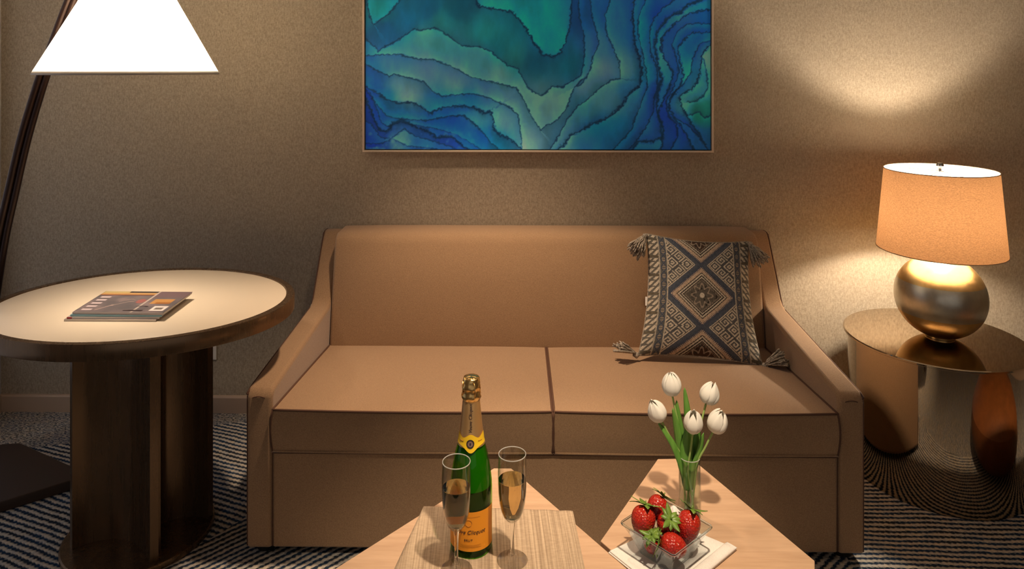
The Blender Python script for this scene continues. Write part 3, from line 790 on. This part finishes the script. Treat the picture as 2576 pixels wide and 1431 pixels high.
# leather ottoman beside the drum table (seen mirrored in its side)
lm = mat('tan_leather', (.30,.10,.022,1), .5); t_ = NT(lm); f_ = t_.noise(t_.geo(), 14, 5, .65)
t_.l(t_.mix(f_, (.09,.026,.006,1), (.26,.085,.018,1)), t_.b.inputs['Base Color']); t_.bump(f_, .3, .006)
po = empty('ottoman', (1.86, 1.83, 0), 'round tan leather ottoman, seen only mirrored in the drum side table', 'ottoman')
lathe('cushion', [(0,.015),(.24,.015),(.31,.03),(.352,.075),(.360,.12),(.348,.165),(.300,.205),(.20,.232),(0,.240)], lm, po, 64)
lathe('foot_ring', [(0,0),(.22,0),(.22,.018),(0,.018)], M['black'], po, 48)

# ---------------------------------------------------------------- coffee tables
def coffee(poly, label, legs):
    cx = sum(p[0] for p in poly)/len(poly); cy = sum(p[1] for p in poly)/len(poly)
    root = empty('coffee_table', (cx, cy, 0), label, 'table', None)
    q = [(x-cx, y-cy) for x, y in poly]
    prism('tabletop', q, 'z', .4305, .4600, M['wood'], root, .0012, 2)
    for (x, y) in legs:
        x -= cx; y -= cy
        V = []
        for z, s in ((0, .016), (.4304, .026)):
            V += [(x-s, y-s, z), (x+s, y-s, z), (x+s, y+s, z), (x-s, y+s, z)]
        F = [[3,2,1,0],[4,5,6,7]]+[[i,(i+1)%4,4+(i+1)%4,4+i] for i in range(4)]
        from_py('leg', V, F, M['bronze'], root, False)
    return root
T1 = [(-.068,1.647),(-.027,1.647),(.338,1.112),(.300,1.050),(-.460,1.050),(-.502,1.136)]
T2 = [(.155,1.396),(.326,1.692),(.408,1.696),(.559,1.346),(.519,1.250),(.405,1.050),(.362,1.092)]
coffee(T1[::-1], 'angular light wood coffee table carrying the bottle and glasses', [(-.045,1.57),(.26,1.11),(-.41,1.12)])
coffee(T2, 'angular light wood coffee table carrying the tulips and strawberries', [(.36,1.62),(.485,1.34),(.24,1.36),(.41,1.13)])
HT = .4600

# placemat
M['mat_'] = mat('woven_placemat', (.45,.33,.20,1), .85); t_ = NT(M['mat_'])
v_ = t_.mapping(t_.geo(), (1,1,1), (0,0,-.06))
f1 = t_.noise(t_.mapping(v_, (330, 3, 1)), 1, 3, .6); f2 = t_.noise(t_.mapping(v_, (90, 400, 1)), 1, 2, .6)
f_ = t_.ramp(t_.math('MULTIPLY_ADD', f2, .25, t_.math('MULTIPLY', f1, .8)), [(.40,(0,0,0,1)),(.66,(1,1,1,1))])
t_.l(t_.mix(f_, (.31,.215,.135,1), (.55,.405,.27,1)), t_.b.inputs['Base Color']); t_.bump(f1, .6, .002)
def placemat():
    A, B, Cc, D = [Vector(p) for p in ((-.212,1.492,0),(.106,1.482,0),(.125,1.170,0),(-.262,1.165,0))]
    n = 60; P = np.zeros((n, n, 3))
    def inside(x, y): # signed distance to the table's right rear edge
        ex, ey = .365, -.535; L = math.hypot(ex, ey); return ((x+.027)*(-ey)+(y-1.647)*ex)/L
    for j in range(n):
        for i in range(n):
            u, v = i/(n-1), j/(n-1); p = (A*(1-u)+B*u)*(1-v)+(D*(1-u)+Cc*u)*v
            # rounded corners
            z = .0035; d = inside(p.x, p.y)
            if d > 0: z += -.05*d+.0
            P[j, i] = (p.x, p.y, z+.0006*math.sin(u*40))
    o = grid_mesh('placemat', P+np.array([0,0,HT]), M['mat_'])
    s = o.modifiers.new('thickness', 'SOLIDIFY'); s.thickness = .002; s.offset = -1
    return tag(o, 'woven ribbed beige placemat under the bottle and champagne glasses', 'placemat')
placemat(); HM = HT+.0042

# ---------------------------------------------------------------- champagne bottle
def bottle():
    root = empty('champagne_bottle', (-.101, 1.371, HM), 'green champagne bottle with orange label and gold foil on the placemat', 'bottle')
    body = [(0,.003),(.030,.001),(.038,.001),(.0405,.004),(.041,.010),(.041,.118),(.0403,.132),(.0385,.147),(.0352,.168),(.0315,.187),(.0275,.201),(.0242,.214),(.0215,.235),(.0195,.255),(.0168,.285)]
    lathe('body', body, M['bottle'], root, 72)
    inn = [(0,.014),(.030,.006),(.0385,.010),(.0388,.122),(.0384,.126),(0,.126)]
    lathe('wine', inn, M['wine'], root, 64)
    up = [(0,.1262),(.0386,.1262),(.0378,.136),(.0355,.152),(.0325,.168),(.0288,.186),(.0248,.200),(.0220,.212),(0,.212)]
    lathe('painted_glow', up, mat('painted_green_glow', (.045,.20,.008,1), .35), root, 64)  # added green insert above the dark wine; backlight painted into its colour
    def rb(z):
        for (r0, z0), (r1, z1) in zip(body[2:-1], body[3:]):
            if z0 <= z <= z1 and z1 > z0: return r0+(r1-r0)*(z-z0)/(z1-z0)
        return body[-1][0]
    foil = [(rb(z)+.0006, z) for z in (.205,.212,.225,.240,.255,.270,.284)]+[(.0164,.290),(.0172,.293)]
    lathe('neck_foil', foil, M['foilneck'], root, 64)
    # crumpled foil cap with ridges
    n, mrows = 72, 26; V = []; F = []
    prof = [(.0172,.290),(.0186,.294),(.0190,.299),(.0178,.303),(.0170,.308),(.0180,.312),(.0184,.316),(.0170,.320),(.0166,.325),(.0160,.3300),(.0148,.3325),(.008,.3335),(.0005,.3335)]
    for k, (r, z) in enumerate(prof):
        for i in range(n):
            a = 2*PI*i/n; cr = noise.noise(Vector((math.cos(a)*2.2, math.sin(a)*2.2, z*260)))*.0016*(1 if 0 < k < 10 else 0)
            V.append(((r+cr)*math.cos(a), (r+cr)*math.sin(a), z+.0006*noise.noise(Vector((a*2, z*90, 3)))))
    for k in range(len(prof)-1):
        for i in range(n): F.append([k*n+i, k*n+(i+1) % n, (k+1)*n+(i+1) % n, (k+1)*n+i])
    cap = from_py('foil_cap', V, F, M['foil'], root); cap['label'] = 'crinkled bright gold foil cap'
    for k in range(4):
        a = k*PI/2+.4; tube('wire', [(.0192*math.cos(a), .0192*math.sin(a), .297), (.0186*math.cos(a+.1), .0186*math.sin(a+.1), .308), (.0176*math.cos(a), .0176*math.sin(a), .326)], .0009, M['foil'], cap, 6)
    # labels wrapped on the glass, facing the camera (angle -90 deg, turned a touch left)
    a0 = -PI/2+.03
    def patch(name, m, half, zlo, zhi, parent, off=.0006, nu=60, nv=14):
        P = np.zeros((nv, nu, 3))
        for j in range(nv):
            for i in range(nu):
                s = -1+2*i/(nu-1); a = a0+s*half; z = zlo(s)+(zhi(s)-zlo(s))*j/(nv-1); r = rb(z)+off
                P[j, i] = (r*math.cos(a), r*math.sin(a), z)
        return grid_mesh(name, P, m, parent)
    lab = patch('front_label', M['orange'], 1.35, lambda s: .016+.001, lambda s: .092, root)
    def wrap_text(s, size, z, parent, m, shear=0, name='lettering', off=.0011, da=0, vertical=False, sp=1.0):
        V, F = text_geo(s, size, shear, .00015, sp); W = []
        for v in V:
            x, y = (v.x, v.y) if not vertical else (-v.y, v.x)
            zz = z+y; r = rb(zz)+off; a = a0+da+x/r; r += v.z
            W.append((r*math.cos(a), r*math.sin(a), zz))
        return from_py(name, W, F, m, parent, False)
    wrap_text('Veuve Clicquot', .0105, .0535, lab, M['ink'], .35, da=-.08)
    wrap_text('BRUT', .0060, .0385, lab, M['ink'], .1, sp=1.2, da=-.1)
    for z, wdt in ((.0290,.5),(.0265,.42),(.0245,.5),(.082,.45)):
        patch('printed_rule', M['inklite'], wdt, lambda s: z, lambda s: z+.0006, lab, .001)
    ringp = []
    for i in range(28):
        a = 2*PI*i/28; x = .0062*math.cos(a); z = .0715+.0062*math.sin(a); th = a0-.08+x/.0416; ringp.append((.0419*math.cos(th), .0419*math.sin(th), z))
    tube('printed_ring', ringp, .0005, M['inklite'], lab, 5, True)
    nb = patch('neck_label', M['yellow'], 1.5, lambda s: .208-.010*math.exp(-(s/.28)**2)+.002*s*s, lambda s: .2265+.004*math.exp(-(s/.22)**2)-.004*math.exp(-((abs(s)-.45)/.2)**2)+.003*s*s, root, .0014)
    mz = .2140
    for nm, rad, mm, of in (('medallion', .0078, M['ink'], .0022), ('medallion_centre', .0052, mat('bronze_seal', (.22,.14,.12,1), .4), .0026), ('medallion_figure', .0026, M['ink'], .0030)):
        V = [(0,0,0)]; 
        for i in range(32): a = 2*PI*i/32; V.append((rad*math.cos(a)*(1 if nm != 'medallion_figure' else .6), rad*math.sin(a), 0))
        W = []
        for x, z, _ in V:
            zz = mz+z; r = rb(zz)+of; th = a0-.03+x/r; W.append((r*math.cos(th), r*math.sin(th), zz))
        from_py(nm, W, [[0, 1+i, 1+(i+1) % 32] for i in range(32)], mm, nb)
    for s in (-1, 1): # faint printed flourishes either side of the seal
        pts = [((rb(.217)+.0018)*math.cos(a0+s*(.60+.028*i)), (rb(.217)+.0018)*math.sin(a0+s*(.60+.028*i)), .2175+.0012*math.sin(i*1.9)) for i in range(14)]
        tube('printed_flourish', pts, .00035, M['inklite'], nb, 5)
    wrap_text('Veuve Clicquot', .0088, .2600, root, M['ink'], .3, vertical=True, off=.0012, da=-.02)
    return root
bottle()

# ---------------------------------------------------------------- flutes
def flute(loc, label):
    root = empty('champagne_flute', loc, label, 'glass', 'champagne flutes on the placemat')
    out = [(.0052,.0745),(.0110,.0790),(.0170,.0860),(.0215,.0970),(.0247,.112),(.0265,.130),(.0273,.150),(.0275,.170),(.0262,.203)]
    lathe('bowl', out+[(.0253,.2035)]+[(r-.0009, z) for r, z in out[::-1][1:-1]]+[(0,.0815)], M['thin'], root, 56)
    tube('rim', [(.02575*math.cos(a), .02575*math.sin(a), .2035) for a in np.linspace(0, 2*PI, 57)[:-1]], .0011, M['rimglass'], root, 6, True)
    lathe('stem', [(0,.082),(.0050,.0795),(.0056,.0745),(.0042,.064),(.0036,.045),(.0036,.020),(.0050,.010),(.0120,.0048),(.0290,.0022),(.0300,.0012),(.0292,.0002),(0,.0002)], M['glass'], root, 56)
    liq = [(0,.0835)]+[(r-.0012, z+.001) for r, z in out[2:7]]+[(.0260,.156),(.0254,.1565),(0,.156)]
    lathe('champagne', liq, M['champ'], root, 56)
    rnd = random.Random(int(loc[0]*1000)+5); 
    for k in range(7):
        a, q, z = rnd.uniform(0, 6.28), rnd.uniform(.2, .8), rnd.uniform(.095, .155); rr = .017*q
        bm = bmesh.new(); bmesh.ops.create_icosphere(bm, subdivisions=2, radius=.0007); bmesh.ops.translate(bm, verts=bm.verts, vec=(rr*math.cos(a), rr*math.sin(a), z))
        from_bm('bubble', bm, M['thin'], root, True)
    return root
flute((-.124, 1.304, HM), 'left champagne flute, standing in front of the bottle')
flute((-.020, 1.331, HM), 'right champagne flute, standing just right of the bottle')

# ---------------------------------------------------------------- vase + tulips
va = empty('glass_vase', (.352, 1.478, HT), 'small clear glass cylinder vase holding white tulips', 'vase')
vo = [(0,.0),(.0205,.0),(.0228,.003),(.0232,.03),(.0230,.08),(.0216,.108),(.0212,.124)]
lathe('wall', vo+[(.0200,.124),(.0202,.108),(.0216,.08),(.0218,.03),(.0212,.008),(0,.007)], M['thin'], va, 56)
tube('rim', [(.0206*math.cos(a), .0206*math.sin(a), .124) for a in np.linspace(0, 2*PI, 49)[:-1]], .0011, M['rimglass'], va, 6, True)
lathe('water', [(0,.0072),(.0208,.0085),(.0214,.03),(.0212,.08),(.0206,.092),(0,.092)], M['water'], va, 56)
def blossom(root, base, axis, size, seed, openness=.0):
    rnd = random.Random(seed); q = axis.normalized().to_track_quat('Z', 'Y').to_matrix(); V, F = [], []
    for k in range(6):
        inner = k % 2; a0 = k*PI/3+rnd.uniform(-.1, .1); nu, nv = 9, 14; b = len(V); Rm = size*(.50 if not inner else .46)
        L = size*(1.16+rnd.uniform(-.06, .06)+(.04 if inner else 0)); wmax = .68
        for j in range(nv):
            t = j/(nv-1)
            rad = Rm*(math.sin(PI*min(t*1.02, 1)**.62)*.92+ .10*(1-t)) if t < .999 else Rm*.12
            rad = Rm*(.08+.95*math.sin(PI*(t**.80)*.985)**.62)+openness*t*t*size*.1
            wd = wmax*(math.sin(PI*(t**.80)*.95)**.45)+.05
            if j == nv-1: wd *= .25
            for i in range(nu):
                s = -1+2*i/(nu-1); a = a0+s*wd*1.02
                r = rad*(1-.10*s*s*(1-.3*inner))+(.0006*inner)+.0011*math.sin(s*5+k)*t
                z = L*t-.05*size*(s*s)*t
                V.append(tuple(base+q @ Vector((r*math.cos(a), r*math.sin(a), z))))
        for j in range(nv-1):
            for i in range(nu-1): F.append([b+j*nu+i, b+j*nu+i+1, b+(j+1)*nu+i+1, b+(j+1)*nu+i])
    o = from_py('blossom', V, F, M['petal'], root); s = o.modifiers.new('thickness', 'SOLIDIFY'); s.thickness = .0007
    return o
def leaf(root, path, wd, side):
    P = smooth_path(path, 6); n = len(P); V = []; F = []
    for i, p in enumerate(P):
        t = i/(n-1); tg = (P[min(i+1,n-1)]-P[max(i-1,0)]).normalized()
        sd = Vector(side)-tg*Vector(side).dot(tg); sd.normalize(); nn = tg.cross(sd)
        w_ = 1.35*wd*(math.sin(PI*(.12+.86*t))**.8)*(1 if t < .98 else .3)
        for s in (-1, -.5, 0, .5, 1): V.append(tuple(p+sd*w_*s+nn*w_*.38*(s*s)))
    for i in range(n-1):
        for k in range(4): F.append([i*5+k, i*5+k+1, (i+1)*5+k+1, (i+1)*5+k])
    o = from_py('leaf', V, F, M['leaf'], root); s = o.modifiers.new('thickness', 'SOLIDIFY'); s.thickness = .0008
VX, VY = .352, 1.478
def tulip(foot, mid, neck, axis, size, seed, label, leaves=(), op=0):
    root = empty('tulip', (VX, VY, HT+.012), label, 'tulip', 'white tulips in the glass vase')
    base = Vector((VX, VY, HT+.012)); loc = lambda p: Vector(p)-base
    f, m_, n_ = loc(foot), loc(mid), loc(neck)
    pts = smooth_path([f, f*.55+m_*.45+Vector((0,0,0)), m_, m_*.5+n_*.5, n_], 6)
    tube('stem', pts, .0022, M['stem'], root, 10)
    blossom(root, n_-Vector(axis).normalized()*.001, Vector(axis), size, seed, op)
    for path, wd, side in leaves: leaf(root, [loc(p) for p in path], wd, side)
Z = HT
tulip((.344,1.480,Z+.012), (.337,1.478,Z+.118), (.290,1.470,Z+.204), (-.42,-.05,.9), .040, 1, 'leftmost white tulip, leaning left out of the vase',
      [([(.346,1.474,Z+.060),(.340,1.472,Z+.10),(.318,1.468,Z+.155),(.282,1.466,Z+.205)], .0085, (.5,.8,.3))])
tulip((.354,1.486,Z+.012), (.344,1.487,Z+.118), (.320,1.500,Z+.243), (-.08,.03,1), .042, 2, 'tallest white tulip, upright, upper left of the bunch',
      [([(.348,1.486,Z+.058),(.338,1.486,Z+.10),(.330,1.486,Z+.16),(.318,1.488,Z+.222)], .0075, (1,-.3,0)),
       ([(.352,1.492,Z+.058),(.346,1.492,Z+.12),(.334,1.494,Z+.19),(.328,1.496,Z+.235)], .006, (1,.1,0))])
tulip((.360,1.470,Z+.012), (.345,1.466,Z+.10), (.3545,1.462,Z+.184), (.02,-.10,1), .040, 3, 'white tulip in the front middle of the bunch, above the vase rim',
      [([(.346,1.468,Z+.058),(.346,1.466,Z+.10),(.346,1.470,Z+.15),(.350,1.476,Z+.195)], .0115, (1,.1,0)),
       ([(.362,1.484,Z+.058),(.356,1.486,Z+.12),(.352,1.492,Z+.20),(.345,1.496,Z+.262)], .0068, (1,0,0))], .3)
tulip((.348,1.488,Z+.012), (.362,1.492,Z+.122), (.394,1.508,Z+.222), (.36,.05,.9), .042, 4, 'upper right white tulip, highest on the right side of the bunch',
      [([(.358,1.486,Z+.058),(.364,1.486,Z+.11),(.370,1.486,Z+.15),(.374,1.488,Z+.196)], .0085, (1,.2,0))])
tulip((.352,1.468,Z+.012), (.366,1.470,Z+.115), (.398,1.466,Z+.184), (.36,-.12,.92), .041, 5, 'lower right white tulip, hanging over the right side of the vase',
      [([(.358,1.472,Z+.058),(.362,1.470,Z+.10),(.374,1.470,Z+.14),(.380,1.472,Z+.178)], .0085, (.8,.5,0))], .5)

# ---------------------------------------------------------------- napkin
def napkin():
    root = empty('napkin', (.29, 1.33, HT), 'folded white cloth napkin under the glass bowl of strawberries', 'napkin')
    A, B, Cc, D = [Vector((x-.29, y-1.33, 0)) for x, y in ((.166,1.360),(.310,1.452),(.418,1.372),(.262,1.232))]
    n = 40
    def P(u, v, top): # u along A->B side (to the right fold), v down
        p = (A*(1-u)+B*u)*(1-v)+(D*(1-u)+Cc*u)*v
        return p
    # stack of folded layers; the right side is a rolled fold
    for k, (h0, h1) in enumerate(((.0003,.0028),(.003,.0055))):
        q = [A, B, Cc, D]; c = sum(q, Vector())/4; q = [c+(p-c)*(1-.02*k) for p in q]
        prism('folded_layer', [(p.x, p.y) for p in q][::-1], 'z', h0, h1, M['napkin'], root, .001, 2)
    # rolled edge from B..C side to lower front, a soft half tube
    V = []; F = []; m_ = 14; nn = 24
    P0 = B*.55+Cc*.45+Vector((.0,.0,0)); P0 = Cc+(B-Cc)*.28; P1 = D+(Cc-D)*.18
    Cq = Cc
    d = (Cq-D).normalized(); perp = Vector((-d.y, d.x, 0))
    for i in range(nn):
        t = i/(nn-1); c = D+(Cq-D)*t
        rr = .0085*(1+.08*math.sin(t*7))*(min(1, (1-t)*14)**.5); w_ = .021
        for k in range(m_):
            a = 2*PI*k/m_
            V.append(tuple(c+perp*(w_*.55*math.cos(a)+.010)+Vector((0,0,.0060+max(rr, .001)*.62*math.sin(a)+rr*.0))))
    for i in range(nn-1):
        for k in range(m_): F.append([i*m_+k, i*m_+(k+1) % m_, (i+1)*m_+(k+1) % m_, (i+1)*m_+k])
    F.append(list(range(m_))); F.append([(nn-1)*m_+k for k in range(m_)][::-1])
    from_py('rolled_fold', V, F, M['napkin'], root)
    return root
napkin()

# ---------------------------------------------------------------- glass bowl
BX, BY, BZ = .277, 1.352, HT+.0058; HB = .055
bw = empty('glass_bowl', (BX, BY, BZ), 'square flared clear glass bowl full of strawberries on the napkin', 'bowl')
def sqring(r, z, rot, cr=.12, n=10):
    out = []
    for c in range(4):
        a = rot+c*PI/2
        cx = (1-cr)*r; 
        for i in range(n):
            th = a-PI/4+PI/2*i/(n-1)
            # rounded corner at direction a, square half-diagonal r
            ccx = Vector((math.cos(a), math.sin(a)))*(r*(1-cr*1.0))
            out.append((ccx.x+r*cr*.72*math.cos(th), ccx.y+r*cr*.72*math.sin(th), z))
    return out
rings = [sqring(.048,.000,-.05), sqring(.052,.0015,-.05), sqring(.058,.012,-.05), sqring(.070,.032,-.05), sqring(.0880,HB,-.05), sqring(.0890,HB+.0012,-.05), sqring(.0875,HB+.002,-.05),
         sqring(.0835,HB,-.05), sqring(.0655,.033,-.05), sqring(.0535,.015,-.05), sqring(.044,.0085,-.05)]
V = [p for r in rings for p in r]; k = len(rings[0]); F = []
for j in range(len(rings)-1):
    for i in range(k): F.append([j*k+i, j*k+(i+1) % k, (j+1)*k+(i+1) % k, (j+1)*k+i])
F.append(list(range(k))[::-1]); F.append([(len(rings)-1)*k+i for i in range(k)])
from_py('bowl_body', V, F, M['bowlthin'], bw, True, 32)
rim_ = sqring(.0882, HB+.001, -.05)
tube('rim', rim_, .0020, M['bowlglass'], bw, 8, True)
tube('base_rim', sqring(.050, .0018, -.05), .0016, M['bowlglass'], bw, 8, True)

# ---------------------------------------------------------------- strawberries
def berrymat():
    m = mat('strawberry_skin', (.5,.02,.02,1), .28, coat=.3); t = NT(m); o = t.obj(); s = t.n('ShaderNodeSeparateXYZ'); t.l(o, s.inputs[0])
    f = t.math('ADD', t.math('MULTIPLY', s.outputs[2], 22), t.noise(o, 60, 2))
    base = t.ramp(f, [(.25,(.17,.003,.006,1)),(.9,(.42,.018,.008,1))])
    vo_ = t.n('ShaderNodeTexVoronoi'); vo_.inputs['Scale'].default_value = 260; t.l(o, vo_.inputs['Vector'])
    sd = t.math('LESS_THAN', vo_.outputs['Distance'], .16)
    t.l(t.mix(t.math('MULTIPLY', sd, .6), base, (.75,.38,.10,1)), t.b.inputs['Base Color'])
    t.bump(vo_.outputs['Distance'], .8, .002); return m
M['berry'] = berrymat()
def strawberry(loc, axis, L, W, seed, label, calyx=True):
    root = empty('strawberry', loc, label, 'strawberry', 'strawberries in the glass bowl')
    q = Vector(axis).normalized().to_track_quat('Z', 'Y').to_matrix(); rnd = random.Random(seed)
    V, F = [], []; ns, nr = 32, 20
    for j in range(nr+1):
        t = j/nr; a = t*PI; z = -math.cos(a)*L/2
        r = W*(math.sin(a)**.85)*(.70+.40*t) if 0 < j < nr else .0002
        for i in range(ns):
            th = 2*PI*i/ns; k = 1+.05*noise.noise(Vector((math.cos(th)*1.5+seed, math.sin(th)*1.5, t*2)))
            V.append(tuple(q @ Vector((r*k*math.cos(th), r*k*math.sin(th), z))))
    for j in range(nr):
        for i in range(ns): F.append([j*ns+i, j*ns+(i+1) % ns, (j+1)*ns+(i+1) % ns, (j+1)*ns+i])
    from_py('fruit', V, F, M['berry'], root)
    if calyx:
        V, F = [], []
        for k in range(9):
            th = 2*PI*k/9+rnd.uniform(-.2, .2); l = W*rnd.uniform(.80, 1.3); wd = W*.25; b = len(V); up = rnd.uniform(.0, .55)
            d = Vector((math.cos(th), math.sin(th), 0)); sd = Vector((-math.sin(th), math.cos(th), 0)); n_ = 6
            for i in range(n_):
                t = i/(n_-1); c = d*(l*t)+Vector((0,0,L*.5+.0012+ l*(up*t*t-.15*t*t)+.002*math.sin(t*PI)))
                w_ = wd*math.sin(PI*(.18+.80*t))
                for s in (-1, 0, 1): V.append(tuple(q @ (c+sd*w_*s+Vector((0,0,-.0006*s*s)))))
            for i in range(n_-1):
                for s in (0, 1): F.append([b+i*3+s, b+i*3+s+1, b+(i+1)*3+s+1, b+(i+1)*3+s])
        o = from_py('calyx', V, F, M['calyx'], root); s = o.modifiers.new('thickness', 'SOLIDIFY'); s.thickness = .0006
        o2 = tube('stalk', [tuple(q @ Vector((0,0,L*.5))), tuple(q @ Vector((.001,.001,L*.5+.009)))], .0012, M['calyx'], root, 6)
    return root
sb = [((-.044, .004, .060), (.25,.35,.9), .046, .0200, 'large strawberry with leaves up at the left end of the bowl'),
      ((-.012, .034, .067), (.55,.35,.6), .040, .0175, 'strawberry at the back of the bowl, half behind green leaves'),
      ((.001, -.003, .058), (.15,-.55,.75), .040, .0180, 'strawberry in the middle of the bowl with large green leaves on top'),
      ((.041, -.004, .055), (.35,.35,.85), .050, .0195, 'orange-red strawberry standing at the right end of the bowl'),
      ((.005, -.042, .044), (-.75,.2,.12), .042, .0185, 'strawberry lying sideways at the front corner of the bowl'),
      ((-.028, -.017, .032), (-.2,-.3,.8), .036, .0165, 'low strawberry on the left, only its green leaves showing'),
      ((.020, .022, .036), (.3,.2,.6), .038, .0170, 'darker strawberry deep in the bowl behind the middle ones')]
for i, (p, ax, L_, W_, lb) in enumerate(sb): strawberry((BX+p[0], BY+p[1], BZ+p[2]), ax, L_*1.16, W_*1.26, i+2, lb)
def cream_dollop(loc, s, label):
    V, F = [], []; n, mm = 40, 14
    for j in range(mm+1):
        t = j/mm; r = s*(math.cos(t*PI/2)**.8); z = s*1.5*t
        for i in range(n):
            th = 2*PI*i/n; k = 1+.14*math.sin(5*th+t*5); V.append((r*k*math.cos(th), r*k*math.sin(th), z))
    for j in range(mm):
        for i in range(n): F.append([j*n+i, j*n+(i+1) % n, (j+1)*n+(i+1) % n, (j+1)*n+i])
    o = from_py('whipped_cream', V, F, M['cream']); o.location = loc
    return tag(o, label, 'whipped cream', 'dollops of whipped cream in the bowl')
cream_dollop((BX+.020, BY+.026, BZ+.052), .017, 'white dollop of cream at the back right of the strawberry bowl')
cream_dollop((BX-.010, BY+.052, BZ+.060), .012, 'white dollop of cream at the back left of the strawberry bowl')

# recessed ceiling fixtures that hold the two downlights
for (x, y, lb) in ((.36,.78,'round recessed ceiling downlight over the coffee tables'), (-.15,2.12,'round recessed ceiling downlight in front of the sofa')):
    r_ = empty('downlight', (x, y, H), lb, 'ceiling light')
    lathe('trim_ring', [(.050,-.002),(.070,-.004),(.072,0),(.050,0),(.050,-.002)], M['white'], r_, 40)
